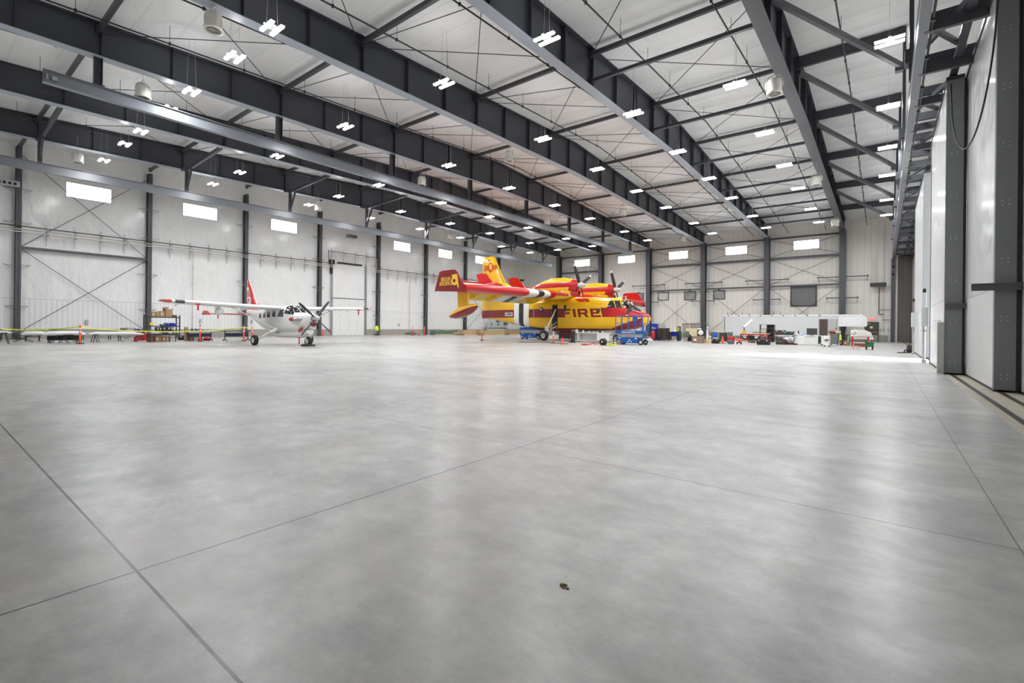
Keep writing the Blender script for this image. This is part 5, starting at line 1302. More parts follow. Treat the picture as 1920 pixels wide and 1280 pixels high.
# --- scissor lifts
def lift(fb, lab, d=.9, deck=.5, railh=1.1, name='scissor_lift', txt=True):
    loc, w, h, rz = fb
    t = thing(name, lab, 'lift', loc, rz, 'blue scissor lifts')
    bh = h-railh if railh else h
    z1, z2, z3 = bh*.52, bh*.78, bh
    b = MB(); b.prism([(-w/2,z1),(-w/2,.38*bh),(-w/2+.25,.2*bh),(-w/2+.4,.12*bh),(w/2-.55,.12*bh),(w/2-.5,.45*bh),(w/2,.5*bh),(w/2,z1)], 0, d); ch = b.build('chassis', blue, t)
    for x in (-w*.35,w*.22): MB().box(x-.08,x+.08,-.01,0,z1-.1,z1-.03).build('decal', white, ch)
    for x, z in ((-.12,.2),(.12,.2),(.0,.32)): MB().box(x-.06,x+.06,-.01,0,z*bh,z*bh+.07).build('decal', white, ch)
    for k in range(4):
        zz = z1+(z2-z1)*k/4+.03
        MB().bar((-w/2+.1,.1,zz),(w/2-.1,.1,zz+.03),.05,.045).build('scissor_arm', galv, t); MB().bar((-w/2+.1,d-.1,zz+.03),(w/2-.1,d-.1,zz),.05,.045).build('scissor_arm', galv, t)
    pf = MB().box(-w/2-.02,w/2-.12,-.02,d+.02,z2,z3).build('platform', blue, t)
    if txt: text('lettering', 'Genie GS-2632', .17, white, pf, (-.1,-.03,(z2+z3)/2), (PI/2,0,0), .003, xs=1.05, bold=.004)
    for x in (-w/2+.28, w/2-.28):
        for y in (.06, d-.06): 
            o = MB().lathe([(.0,-.07),(.12,-.07),(.19,-.05),(.20,0),(.19,.05),(.12,.07),(0,.07)], axis='y', n=20).build('wheel', rubber, t, (x, y, .2))
            MB().lathe([(0,-.085),(.11,-.085),(.12,-.06)], axis='y', n=18).build('hub', galv, o)
    if railh:
        for y in (0, d):
            for z in (z3+railh, z3+railh*.5, ): MB().tube((-w/2,y,z),(w/2-.12,y,z),.022).build('guard_rail', blue, t)
            for k in range(5):
                x = -w/2+(w-.12)*k/4; MB().tube((x,y,z3),(x,y,z3+railh),.022 if 0 < k < 4 else .035).build('guard_post', blue, t)
        for x in (-w/2, w/2-.12):
            for z in (z3+railh, z3+railh*.5): MB().tube((x,0,z),(x,d,z),.022).build('guard_rail', blue, t)
        MB().bev(w*.12,w*.28,-.12,.02,z3+railh*.62,z3+railh*.98,.02).build('control_box', blue, t)
        MB().bar((w/2-.06,-.02,z1),(w/2-.06,-.02,z3+.3),.06,.1).build('ladder', blue, t)
    return t
LF = FB(1153.5,1208,646.3,592.3,'X'); lift((LF[0], LF[1], LF[2], R(-3)), 'blue scissor lift with guard rails in front of the aircraft nose')
lift(FB(974.5,1013,636,613.5,'X'), 'lowered blue scissor lift behind the main wheel under the tail', railh=0, txt=False)
# --- items below the aircraft
chest(FB(1047.5,1067.5,637,620.2,'X'), 'tall dark red tool chest between main wheel and white bench', .6, dredpaint, rows=4)
loc, w, h, rz = FB(1066,1077,642,618.5,'X'); t = thing('vise_stand', 'black pedestal stand with a small vise at the left of the white bench', 'stand', loc, rz)
MB().prism([(-.25,0),(.2,0),(.2,.08),(-.1,.1),(-.25,.05)], 0, .4).build('foot', black, t); MB().bev(-.12,.16,.05,.35,.05,h-.08,.03).build('pedestal', blackmetal, t); MB().box(-.05,.45,.1,.3,h-.08,h).build('top_plate', galv, t)
loc, w, h, rz = FB(1074,1138,641.5,623.3,'X'); WBW, WBH, WBL = w, h, loc
t = thing('workbench', 'low white workbench with open cubbies under the FIRE lettering', 'workbench', loc, rz)
MB().box(-w/2-.04,w/2+.06,-.04,.74,h-.05,h).build('worktop', white, t)
for x0_, x1_, m_ in ((-w/2,-w/2+.22,white),(w/2-.95,w/2-.05,white),(-w/2+.42,-w/2+.5,white)): MB().box(x0_,x1_,0,.7,.1,h-.05).build('cabinet_side', m_, t)
MB().box(-w/2,w/2-.05,.62,.68,.1,h-.05).build('back_panel', clearp, t); MB().box(-w/2,w/2-.05,0,.68,.08,.13).build('bottom_panel', white, t)
for k in range(3): MB().box(w/2-.9,w/2-.1,-.02,0,.16+.2*k,.33+.2*k).build('drawer', white, t)
casters(t, w-.1, .68, .05)
lump(((WBL[0]-w*.42,WBL[1]+.1,h),.32,.26,0), 'white crumpled cloth bag on the left end of the white bench', 'cloth_bag', 'bag', clearp)
for k, (f, r_, hh, m_) in enumerate(((-.22,.05,.22,white),(-.05,.06,.14,clearp),(.08,.05,.12,white),(.2,.07,.1,pale),(.34,.06,.16,white))):
    b = MB(); b.lathe([(0,0),(r_,0),(r_,hh*.7),(r_*.4,hh*.8),(r_*.4,hh),(0,hh)], n=14)
    tag(b.build('spray_bottle', m_, None, (WBL[0]+f*w, WBL[1]+.2, h)), 'small white bottle on the low white bench, %s from the left' % ORD[k], 'bottle', 'bottles on the white bench')
loc = FB(1123,1134,647,637.5,'X')[0]; t = thing('hose_reel', 'black round hose reel on the floor before the white bench', 'hose reel', loc)
MB().lathe([(0,-.16),(.23,-.16),(.24,-.13),(.10,-.12),(.10,.12),(.24,.13),(.23,.16),(0,.16)], axis='y', c=(0,.2,.25), n=28).build('drum', black, t); MB().tube((0,.0,.25),(0,.4,.25),.05).build('hub', white, t); MB().box(-.22,.22,.05,.35,0,.04).build('foot', black, t)
def floorhose(pts, r, m, lab):
    P3 = [(at(u, v, 0)[0], at(u, v, 0)[1], r) for u, v in pts]; Q_ = []
    for i in range(len(P3)-1):
        p0, p1, p2, p3 = P3[max(0,i-1)], P3[i], P3[i+1], P3[min(len(P3)-1,i+2)]
        for k in range(5):
            s_ = k/5; Q_.append(tuple(.5*((2*p1[j])+(-p0[j]+p2[j])*s_+(2*p0[j]-5*p1[j]+4*p2[j]-p3[j])*s_*s_+(-p0[j]+3*p1[j]-3*p2[j]+p3[j])*s_**3) for j in range(3)))
    Q_.append(P3[-1]); b = MB(); b.path(Q_, r, 6); return tag(b.build('floor_hose', m), lab, 'hose')
floorhose([(1124,644),(1116,645.5),(1112,643.6),(1104,646.2),(1097,645.2),(1090,646.6),(1100,647),(1110,645)], .03, hosered, 'red air hose lying on the floor left of the black reel')
floorhose([(1137,643),(1142,645.5),(1148,643.3),(1155,645),(1150,647.2),(1142,646.5),(1139,648.3),(1147,648.6),(1156,646.8),(1151,644.2),(1144,644.4)], .035, hosey, 'lime green hose coiled on the floor by the blue lift')
floorhose([(973,641.5),(990,641.8),(1008,641.6),(1030,642.6),(1050,644.2),(1066,645)], .02, black, 'thin black cable on the floor around the main wheel')
carton(FB(1148.5,1162.5,645.6,638.8,'X'), 'brown wooden-looking box under the left end of the blue lift', .5, m=mat('brown_box',(.27,.19,.15),.8))
# --- crawling person on the nose
sk = thing('person', 'person in a black shirt and olive trousers crawling on the aircraft nose', 'person', (-16.85, 37.85, 2.55), R(-3))
def skin_chain(verts, edges, radii, name, m, parent, sub=1):
    me = bpy.data.meshes.new(name); me.from_pydata(verts, edges, []); o = bpy.data.objects.new(name, me); COL.objects.link(o)
    md = o.modifiers.new('Skin', 'SKIN'); md.use_smooth_shade = True
    for i, r_ in enumerate(radii): me.skin_vertices[0].data[i].radius = (r_, r_)
    me.skin_vertices[0].data[0].use_root = True
    s2 = o.modifiers.new('Sub', 'SUBSURF'); s2.levels = sub; s2.render_levels = sub
    dg = bpy.context.evaluated_depsgraph_get(); nm2 = bpy.data.meshes.new_from_object(o.evaluated_get(dg)); bpy.data.objects.remove(o)
    nm2.materials.clear(); nm2.materials.append(m); p = bpy.data.objects.new(name, nm2); COL.objects.link(p); p.parent = parent; return p
# local x toward the nose tip, body prone: head towards the cockpit
V = [(0,0,.62),(-.22,0,.78),(-.42,0,.92),(-.52,0,1.0),(-.60,0,1.07),
     (-.40,-.2,.92),(-.50,-.3,.66),(-.58,-.28,.42),(-.60,-.27,.34),(-.40,.2,.92),(-.5,.3,.68),(-.62,.26,.5),(-.65,.25,.42),
     (.03,-.14,.56),(-.10,-.26,.18),(-.22,-.3,-.18),(-.20,-.32,-.24),(.05,.12,.56),(.45,.12,.38),(.88,.1,.12),(.93,.1,.08)]
Ed = [(0,1),(1,2),(2,3),(3,4),(2,5),(5,6),(6,7),(7,8),(2,9),(9,10),(10,11),(11,12),(0,13),(13,14),(14,15),(15,16),(0,17),(17,18),(18,19),(19,20)]
Ra = [.15,.15,.16,.07,.06,.08,.05,.04,.035,.08,.05,.04,.035,.10,.075,.05,.045,.10,.075,.05,.045]
body = skin_chain(V, Ed, Ra, 'body', skin, sk)
def sub_chain(idx, name, m, grow, sub=1):
    mp = {k: i for i, k in enumerate(idx)}; skin_chain([V[k] for k in idx], [(mp[a], mp[b_]) for a, b_ in Ed if a in mp and b_ in mp], [Ra[k]+grow for k in idx], name, m, sk, sub)
sub_chain([2,1,3,5,6,9,10], 'shirt', mat('black_shirt',(.012,.013,.018),.8), .018)
sub_chain([0,1,13,14,15,17,18,19], 'trousers', trouser, .02)
MB().lathe([(0,-.13),(.06,-.11),(.09,-.03),(.095,.04),(.075,.11),(.03,.14),(0,.145)], n=16).build('head', skin, sk, (-.68,-.01,1.15), (0,R(-30),0))
MB().lathe([(.098,-.02),(.108,.05),(.085,.125),(.03,.155),(0,.16)], n=16).build('hair', mat('dark_hair',(.02,.014,.01),.7), sk, (-.665,-.01,1.155), (0,R(-20),0))
for s_ in (-1, 1): MB().bev(-.03,.02,-.01,.01,-.03,.03,.005).build('ear', skin, sk, (-.67, s_*.095-.01, 1.15))
MB().prism([(0,-.02),(-.03,-.015),(0,.03)], -.012, .012).build('nose', skin, sk, (-.77,-.01,1.14))
for s_ in (-1, 1): MB().lathe([(0,.012),(.011,0),(0,-.012)], n=8).build('eye', black, sk, (-.762, s_*.035-.01, 1.175))
MB().box(-.005,.004,-.025,.025,-.004,.004).build('mouth', redpaint, sk, (-.757,-.01,1.09))
for (p, s_) in ((V[8], -1), (V[12], 1)):
    b = MB(); b.bev(-.10,0,-.045,.045,-.03,.0,.012); h_ = b.build('hand', skin, sk, p)
    for k in range(4):
        y = -.034+.0225*k; L_ = (.06,.072,.068,.052)[k]; MB().path([(-.095,y,-.015),(-.095-L_*.55,y*1.1,-.02),(-.095-L_,y*1.15,-.045)], .0095, 6).build('finger', skin, h_)
    MB().path([(-.03,-s_*.04,-.015),(-.06,-s_*.075,-.02),(-.09,-s_*.08,-.035)], .011, 6).build('thumb', skin, h_)
for p, dx in ((V[16], .0), (V[20], .06)):
    MB().loft([[(x_, y_, z_) for y_, z_ in ((-.05,0),(.05,0),(.04,h2),(-.04,h2))] for x_, h2 in ((-.1,.12),(.02,.14),(.12,.08),(.18,.05))]).build('boot', tan, sk, (p[0]+dx, p[1], p[2]-.08))
# --- right hand clutter, left to right
loc, w, h, rz = FB(1220,1230,638,606.5,'X'); t = thing('vending_cooler', 'blue display cooler with white lettering marks right of the aircraft nose', 'cooler', loc, rz)
MB().bev(-w/2,w/2,0,.6,.05,h,.03).build('cabinet', darkblue, t); MB().box(-w*.35,w*.35,-.01,0,h*.62,h*.9).build('front_panel', blue, t)
for k in range(3): MB().box(-w*.28+.15*k,-w*.16+.15*k,-.02,-.01,h*.7,h*.8-.03*k).build('logo_mark', white, t)
casters(t, w, .6)
loc, w, h, rz = FB(1221,1230,638.5,618,'X'); t = thing('gas_cylinder_cart', 'red cylinder on a hand cart in front of the blue cooler', 'cylinder', (loc[0], loc[1]-.2, 0), rz)
MB().lathe([(0,.16),(.17,.16),(.19,.2),(.19,h*.75),(.1,h*.9),(.05,h*.92),(0,h*.92)], n=20).build('cylinder', redpaint, t); MB().path([(-.2,.2,.15),(-.2,.22,h),(.2,.22,h),(.2,.2,.15)],.02).build('frame', blackmetal, t)
for s_ in (-1, 1): MB().tube((s_*.22-.03,.1,.12),(s_*.22+.03,.1,.12),.12,n=14).build('wheel', rubber, t)
lump(FB(1210,1222,639.3,634.5,'X'), 'low white cloth bundle on the floor right of the blue lift', 'cloth_bundle', 'cloth', clearp)
floorhose([(1209,636),(1214,634.5),(1220,636.5),(1216,638),(1210,637)], .04, graygreen, 'dark green hose on the floor right of the blue lift')
YB1 = at(1244, 638.7, 0)[1]
chest(FB(1231,1251,638.7,614.8,'X',plane=YB1), 'large black rolling tool chest, widest in the row along the far wall', .7, black, rows=7, cols=2)
chest(FB(1250.5,1255.5,638.4,622,'X',plane=YB1), 'narrow black side chest attached right of the large black tool chest', .6, black, rows=4)
for (u0,u1,vt,lab,m) in ((1232.5,1239.5,607.2,'cream board leaning behind the large black tool chest',beige),(1240.5,1248,606.7,'clear sheet leaning behind the large black tool chest',pale)):
    c_ = FB(u0,u1,636,vt,'X',plane=YB1+1.3); tag(MB().box(-c_[1]/2,c_[1]/2,0,.04,0,c_[2]).build('leaning_board', m, None, c_[0]), lab, 'board')
loc, w, h, rz = FB(1258.5,1274,638.8,620.8,'X'); t = thing('utility_cart', 'blue and black utility cart loaded with boxes', 'cart', loc, rz)
for x in (-w/2,w/2):
    for y in (0,.55): MB().box(x-.02,x+.02,y-.02,y+.02,.1,h).build('post', navy, t)
for z in (.14,h*.5,h-.1): MB().box(-w/2,w/2,0,.55,z,z+.04).build('shelf', navy, t)
casters(t, w, .55); MB().bev(-w/2+.03,w*.08,.02,.5,h*.54,h*.92,.02).build('drawer_unit', darkblue, t); 
lump(((loc[0]-w*.2,loc[1]+.1,h-.06),w*.5,.2,0), 'pale cloth on top of the blue utility cart', 'cloth_bundle', 'cloth', clearp)
carton(((loc[0]-w*.2,loc[1]+.05,.18),w*.4,.3,0), 'open pale box on the low shelf of the blue utility cart', .4, m=beige)
c_ = FB(1266.5,1274,638.8,611.2,'X',plane=loc[1]+.3); z_ = h; t = thing('standing_mirror', 'framed dark panel with a yellow-green vest behind the blue cart', 'panel', (c_[0][0], loc[1]+.7, 0))
MB().bev(-c_[1]/2,c_[1]/2,0,.05,.0,c_[2],.01).build('frame', graygreen, t); lump(((-.1,-.12,z_),.3,c_[2]-z_-.1,0), 'x', 'hanging_vest', 'x', mat('vest_yellow_green',(.42,.46,.08),.7), .1).parent = t
q = [o for o in COL.objects if o.name.startswith('hanging_vest')][-1]; del q['label']; del q['category']
# office chair
loc, w, h, rz = FB(1280,1295.5,640,620.8,'X'); t = thing('office_chair', 'grey-green swivel chair with black armrests', 'chair', loc, R(25))
MB().loft([[(x*s_, y, z) for x, z in ((-.22,.5),(.22,.5),(.26,.8),(.18,h),(-.18,h),(-.26,.8))] for y, s_ in ((.0,.9),(.06,1.),(.1,.9))]).build('backrest', graygreen, t)
MB().bev(-.26,.26,.06,.56,.42,.52,.04).build('seat', graygreen, t); MB().tube((0,.3,.1),(0,.3,.42),.03).build('gas_post', blackmetal, t)
for k in range(5):
    a = k*2*PI/5; MB().bar((0,.3,.1),(.3*math.cos(a),.3+.3*math.sin(a),.07),.04,.03).build('leg', blackmetal, t); MB().tube((.3*math.cos(a)-.015,.3+.3*math.sin(a),.035),(.3*math.cos(a)+.015,.3+.3*math.sin(a),.035),.035,n=8).build('caster', rubber, t)
for s_ in (-1, 1): MB().path([(s_*.28,.1,.45),(s_*.3,.15,.68),(s_*.3,.45,.68)],.025).build('armrest', black, t)
lump(FB(1288,1297,640,627.5,'X',plane=loc[1]+.7), 'black and red backpack on the floor right of the swivel chair', 'backpack', 'bag', black)
c_ = FB(1285.5,1307,636.5,615.3,'X'); t = thing('plywood_crate', 'pale plywood crate front with a smooth face behind the cardboard boxes', 'crate', c_[0]); 
MB().bev(-c_[1]/2,c_[1]/2,0,.9,.08,c_[2],.01).build('body', mat('pale_ply',(.74,.62,.42),.7), t); MB().box(-c_[1]/2,c_[1]/2,.05,.85,0,.08).build('skid', wood, t)
PY = c_[0][1]
for (u0,u1,vt,lab,m) in ((1279,1292,606.2,'large grey-brown wrapped panel, left one behind the plywood crate',mat('wrapped_panel',(.36,.33,.31),.5,var=.35,scale=8)),(1293.5,1312,605.8,'large grey-brown wrapped panel, right one behind the plywood crate',mat('wrapped_panel2',(.30,.27,.26),.5,var=.35,scale=8))):
    q = FB(u0,u1,636,vt,'X',plane=PY+1.6); t = thing('wrapped_panel', lab, 'panel', q[0]); MB().box(-q[1]/2,q[1]/2,0,.05,0,q[2]).build('sheet', m, t); MB().box(-q[1]/2,q[1]/2,-.03,0,q[2]-.06,q[2]).build('edge', steel2, t)
loc, w, h, rz = FB(1307,1320.5,637.5,618.2,'X'); t = thing('welding_cabinet', 'black cabinet with a round white disc on its front', 'cabinet', loc, rz); MB().bev(-w/2,w/2,0,.7,.05,h,.03).build('body', black, t); casters(t, w, .7)
MB().lathe([(0,-.03),(.26,-.03),(.28,0)], c=(.0,0,h*.72), axis='y', n=24).build('disc', white, t)
lump(((loc[0]-.2,loc[1]+.2,h),.4,.16,0), 'white cloth on top of the black cabinet with the disc', 'cloth_bundle', 'cloth', clearp)
carton(FB(1297,1316.5,643.2,630.2,'X'), 'big brown cardboard box, largest of the two on the floor by the far wall', .7, m=mat('grey_brown_card',(.27,.19,.14),.85))
carton(FB(1317.5,1326,642.4,634.8,'X'), 'smaller open cardboard box right of the big brown one', .5, True, m=mat('orange_card',(.45,.27,.12),.8))
tag(MB().bev(-.22,.22,0,.4,0,.36,.02).build('plywood_block', wood, None, FB(1326,1331.5,643.5,636,'X')[0]), 'small pale plywood block between the open box and the black tool box', 'block')
loc, w, h, rz = FB(1323,1330,635.5,615.5,'X'); t = thing('floor_pump', 'grey metal pump canister beside the column', 'pump', loc, rz); MB().lathe([(0,0),(.22,0),(.22,.06),(.17,.1),(.17,h*.7),(.08,h*.85),(.08,h),(0,h)], n=18).build('canister', galv, t); MB().path([(.15,0,h*.6),(.4,0,h*.5),(.42,0,.1)],.025).build('hose', black, t); MB().lathe([(0,h),(.09,h),(.09,h+.12),(0,h+.2)], n=12).build('cap', white, t)
c_ = FB(1322.5,1326.5,633,602,'X'); t = thing('plant_bottle', 'green spray bottle on a pole bracket beside the column', 'bottle', (c_[0][0],c_[0][1]+.0,0)); MB().tube((0,0,0),(0,0,c_[2]-.4),.02).build('pole', galv, t); MB().lathe([(0,0),(.12,0),(.12,.2),(.04,.3),(.04,.38),(0,.38)], c=(0,0,c_[2]-.4), n=14).build('bottle', mat('mint_green',(.15,.45,.33),.4), t)
c_ = FB(1332.5,1360,637,620.5,'X'); tb = table(c_, 'table with a lime-yellow top and tools beside the black cabinet', .8, tape_y, blackmetal, shelf=blackmetal); YT = c_[0]; ZT = c_[2]
lump(((YT[0]-.35,YT[1]-.05,ZT*.3),.5,.6,0), 'bright blue rag bundle below the lime-yellow table', 'rag_bundle', 'cloth', mat('blue_cloth',(.02,.12,.6),.7))
lump(((YT[0]-.9,YT[1]+.1,0),.4,.45,0), 'grey machine parts heap left of the blue rags', 'parts_heap', 'parts', galv)
tote(FB(1332,1347.5,643.8,635.5,'X'), 'black floor tool box heaped with gloves', .5, black, name='tool_box', cat='tool box')
c_ = FB(1333,1347,643.8,635.5,'X'); lump(((c_[0][0],c_[0][1]+.08,c_[2]),c_[1]*.8,.13,0), 'pile of grey gloves on the black floor tool box', 'glove_pile', 'gloves', mat('grey_gloves',(.42,.42,.36),.8), .35)
chest(FB(1348.5,1362,642,623.2,'X'), 'black tool cabinet behind the orange cone', .6, black, rows=5)
c_ = FB(1363,1375,643,630.5,'X'); chest(c_, 'red rolling tool cabinet right of the orange cone', .5, redpaint, rows=3)
tote(((c_[0][0]-.1,c_[0][1]+.05,c_[2]+.03),c_[1]*.85,.42,0), 'grey-green electronics case on the red tool cabinet', .35, graygreen, pale, name='electronics_case', cat='case')
tag(MB().bev(-.25,.2,0,.3,0,.3,.04).build('small_compressor', steel2, None, FB(1367,1374,645,638,'X')[0]), 'small dark grey compressor on the floor before the red cabinet', 'compressor')
loc, w, h, rz = FB(1376,1386,640,624.5,'X'); t = thing('folding_step', 'white and blue folding step frame left of the red work trailer', 'step ladder', loc, rz); MB().path([(-.25,.1,0),(-.2,.15,h*.75),(-.05,.2,h),(.1,.2,h),(.2,.15,h*.75)],.025).build('frame', pale, t); MB().bar((-.05,.1,.1),(.12,.15,h*.6),.3,.04).build('step', darkblue, t); MB().bar((-.25,0,.3),(.05,0,.35),.2,.03).build('tread', white, t)
loc, w, h, rz = FB(1379.5,1390,645.2,635.2,'X'); t = thing('creeper_seat', 'red-orange rolling mechanic seat on black casters', 'seat', loc, rz); MB().bev(-w/2,w/2,0,.4,h*.62,h,.05).build('seat', orange, t); MB().bev(-w/2+.05,w/2-.05,.03,.37,h*.25,h*.4,.02).build('tray', black, t); MB().tube((0,.2,h*.3),(0,.2,h*.65),.06).build('post', redpaint, t); casters(t, w, .4, .06)
# gooseneck trailer
TY = 60.3
tx0, tx1, tx2 = -15.1, -3.75, -1.35
tr = thing('gooseneck_trailer', 'long white enclosed gooseneck trailer along the far wall', 'trailer', ((tx0+tx1)/2, TY, 0))
ox = (tx0+tx1)/2
alu = mat('trailer_skin', (.60,.61,.62), .3, coat=.2, var=.02)
b = MB(); b.box(tx0-ox, -5.55-ox, 0, 2.5, .45, 2.72); b.box(-5.55-ox, tx1-ox, .06, 2.5, .45, 2.85); b.box(-5.55-ox, tx1-ox, 0, .06, 2.38, 2.72); b.box(-3.85-ox, tx1-ox, 0, .06, .45, 2.4); b.box(-5.55-ox, -3.85-ox, 0,.06,.45,.62); b.build('box_body', alu, tr)
b = MB(); b.prism([(tx1-ox,1.62),(tx2-.1-ox,1.62),(tx2-ox,1.8),(tx2-.03-ox,2.5),(tx2-.3-ox,2.78),(tx1-ox,2.85)], 0, 2.5); b.build('gooseneck', whitegloss, tr)
MB().box(tx0-ox-.02, tx2-.4-ox, -.03, 2.53, 2.72, 2.86).build('roof_cap', white, tr)
for k in range(9): MB().box(tx0+.55+k*1.14-ox-.07, tx0+.55+k*1.14-ox+.07, -.05, -.03, 2.74, 2.82).build('marker_lamp', black, tr)
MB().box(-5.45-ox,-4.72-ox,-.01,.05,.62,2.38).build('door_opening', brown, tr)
b = MB(); b.box(-4.7-ox,-3.9-ox,-.06,-.02,.62,2.38); d_ = b.build('side_door', mat('door_grey',(.42,.42,.40),.45), tr); MB().box(-4.0-ox,-3.93-ox,-.1,-.06,1.3,1.45).build('door_handle', black, d_)
b = MB()
for x in (tx0+.15,): b.box(x-ox-.05,x-ox+.0,-.04,.0,.3,2.7)
b.build('corner_post', steel2, tr)
for x in (-11.55,-12.75):
    wheel('trailer_wheel', tr, (x-ox, .15, .38), .38, .25, chrome)
b = MB(); b.lathe([(.50,-.0),(.56,-.08),(.56,.1),(.50,.1)], c=(-11.55-ox,.0,.38), axis='y', n=28); b.build('wheel_arch', steel2, tr)
for x, h_ in ((tx0+.3,.35),(tx0+.8,.15),(tx0+1.9,.3),(tx0+2.7,.2),(-9.9,.4),(-9.2,.3),(-8.6,.12)): MB().tube((x-ox,.6,2.86),(x-ox,.6,2.86+h_),.03,n=6).build('roof_vent', steel2, tr)
MB().tube((-3.2-ox,.3,1.62),(-3.5-ox,.4,.0),.1).build('landing_leg', black, tr); MB().box(-1.6-ox,-1.5-ox,.2,2.3,.9,1.62).build('coupler_post', steel2, tr)
text('emblem', 'Q', .95, mat('emblem_pale',(.82,.83,.85),.25), tr, (-2.15-ox,-.012,2.25), (PI/2,0,0), .003, bold=.03)
text('emblem_letter', 'Y', .8, mat('emblem_pale'), tr, (-3.25-ox,-.012,2.2), (PI/2,0,0), .003, bold=.03)
# red trailer bench in front of it
loc, w, h, rz = FB(1387,1440,642.5,625,'X'); RBY = loc; RBZ = h
t = thing('work_trailer', 'red steel work trailer with a pale wooden top', 'trailer', loc, rz)
MB().box(-w/2,w/2,0,.9,h-.05,h).build('top_board', beige, t); MB().box(-w/2,w/2,0,.05,h-.16,h-.05).build('side_rail', redpaint, t); MB().box(-w/2+.1,w/2,.05,.85,.14,.22).build('lower_frame', redpaint, t)
for x in (-w/2+.05, -w*.2, w*.3): MB().box(x,x+.08,0,.08,.0,h-.05).build('post', dredpaint, t)
MB().bev(-w*.28,-w*.02,.2,.8,.25,h-.2,.06).build('engine_block', blackmetal, t)
lump(((loc[0]-w*.05,loc[1]-.15,0),.5,.26,0), 'dark rag heap below the red work trailer', 'rag_heap', 'cloth', brown)
tag(MB().bev(-.15,.15,0,.3,0,.22,.03).build('yellow_drill_case', mat('yellow_case',(.7,.45,.02),.5), None, (loc[0]-w*.38,loc[1]+.2,h)), 'yellow and black drill case at the left of the red trailer top', 'case')
c_ = FB(1394,1397.5,625,608.5,'X',plane=loc[1]+.3); t = thing('glowing_bar', 'glowing white slanted bar on a short pole on the red trailer', 'lamp', (c_[0][0],loc[1]+.3,h)); MB().lathe([(0,0),(.12,0),(.12,.03),(.02,.04),(0,.04)], n=14).build('base', blackmetal, t); MB().tube((0,0,.03),(-.04,0,.62),.05).build('pole', dredpaint, t)
MB().bar((-.02,0,.62),(.62,0,1.28),.08,.10).build('slanted_bar', mat('white_glow',(1,1,1),.4,emit=(1,1,1),estr=2.), t)  # emissive bar drawn for a bright white diagonal in front of the trailer
# shelf unit
loc, w, h, rz = FB(1424.5,1451,641,608.6,'X'); t = thing('shelf_unit', 'dark brown open shelf unit in front of the trailer', 'shelf', loc, rz)
for x in (-w/2,0,w/2): MB().box(x-.03,x+.03,0,.45,0,h).build('side_panel', brown, t)
for k in range(5): MB().box(-w/2,w/2,0,.45,h*k/4.,h*k/4.+.05 if k < 4 else h*k/4.+.02).build('shelf_board', steel2 if k == 4 else brown, t)
MB().box(0,w/2,.43,.45,0,h).build('back_panel', brown, t)
tote(((loc[0]-w*.25,loc[1]+.02,h*.5+.05),w*.42,.32,0), 'cream box in the left half of the dark shelf unit', .35, beige, name='storage_box')
tote(FB(1417.5,1443,646.4,636.3,'X'), 'wide black trunk on the floor before the shelf unit', .6, black, name='equipment_trunk', cat='trunk')
for (u0,u1,vt,lab,m,nm_2) in ((1425,1430,629.5,'white paint can behind the black trunk, left of three',white,'paint_can'),(1431,1436,630,'pinkish paint can behind the black trunk, middle of three',pinkp,'paint_can'),(1437,1442,630.5,'dark red paint can behind the black trunk, right of three',dredpaint,'paint_can')):
    q = FB(u0,u1,643,vt,'X'); r_ = q[1]/2; b = MB(); b.lathe([(0,0),(r_,0),(r_,q[2]-.02),(r_*1.05,q[2]-.02),(r_*1.05,q[2]),(0,q[2])], n=16); tag(b.build(nm_2, m, None, (q[0][0],q[0][1]+.6,0)), lab, 'can', 'paint cans behind the trunk')
# red-topped folding table
loc, w, h, rz = FB(1452,1491,646,627,'X'); FT = loc; FZ = h
table((loc, w, h, rz), 'folding table with crossed legs and a dark red top', .7, dredpaint, blackmetal, xleg=True)
b = MB(); b.bar((w*.1,0,.0),(w*.42,0,h-.04),.03,.03); b.bar((w*.42,0,.0),(w*.1,0,h-.04),.03,.03); b.build('cross_leg', blackmetal, None, loc).parent = None
q = [o for o in COL.objects if o.name.startswith('cross_leg')][-1]; tag(q, 'extra crossed trestle legs at the right of the dark red folding table', 'trestle')
tote(((loc[0]-w*.25,loc[1]+.1,h),.75,.36,0), 'black open case on the dark red folding table', .4, brown, name='black_case', cat='case')
tote(((loc[0]+w*.16,loc[1]+.1,h),.8,.26,0), 'dark green metal box on the dark red folding table', .35, dgreen, name='tool_box', cat='tool box')
lump(((loc[0]-w*.22,loc[1]+.2,0),.9,.5,0), 'dark and tan cloth heap under the dark red folding table', 'cloth_heap', 'cloth', brown)
lump(((loc[0]+w*.1,loc[1]+1.05,0),1.3,.62,0), 'white plastic sheeting heap under the dark red folding table', 'plastic_heap', 'sheeting', clearp)
tag(MB().box(-w*.45,w*.5,.8,1.0,.0,.16).build('timber_beam', mat('red_brown_timber',(.28,.09,.05),.7), None, loc), 'reddish timber beam on the floor behind the dark red table', 'timber')
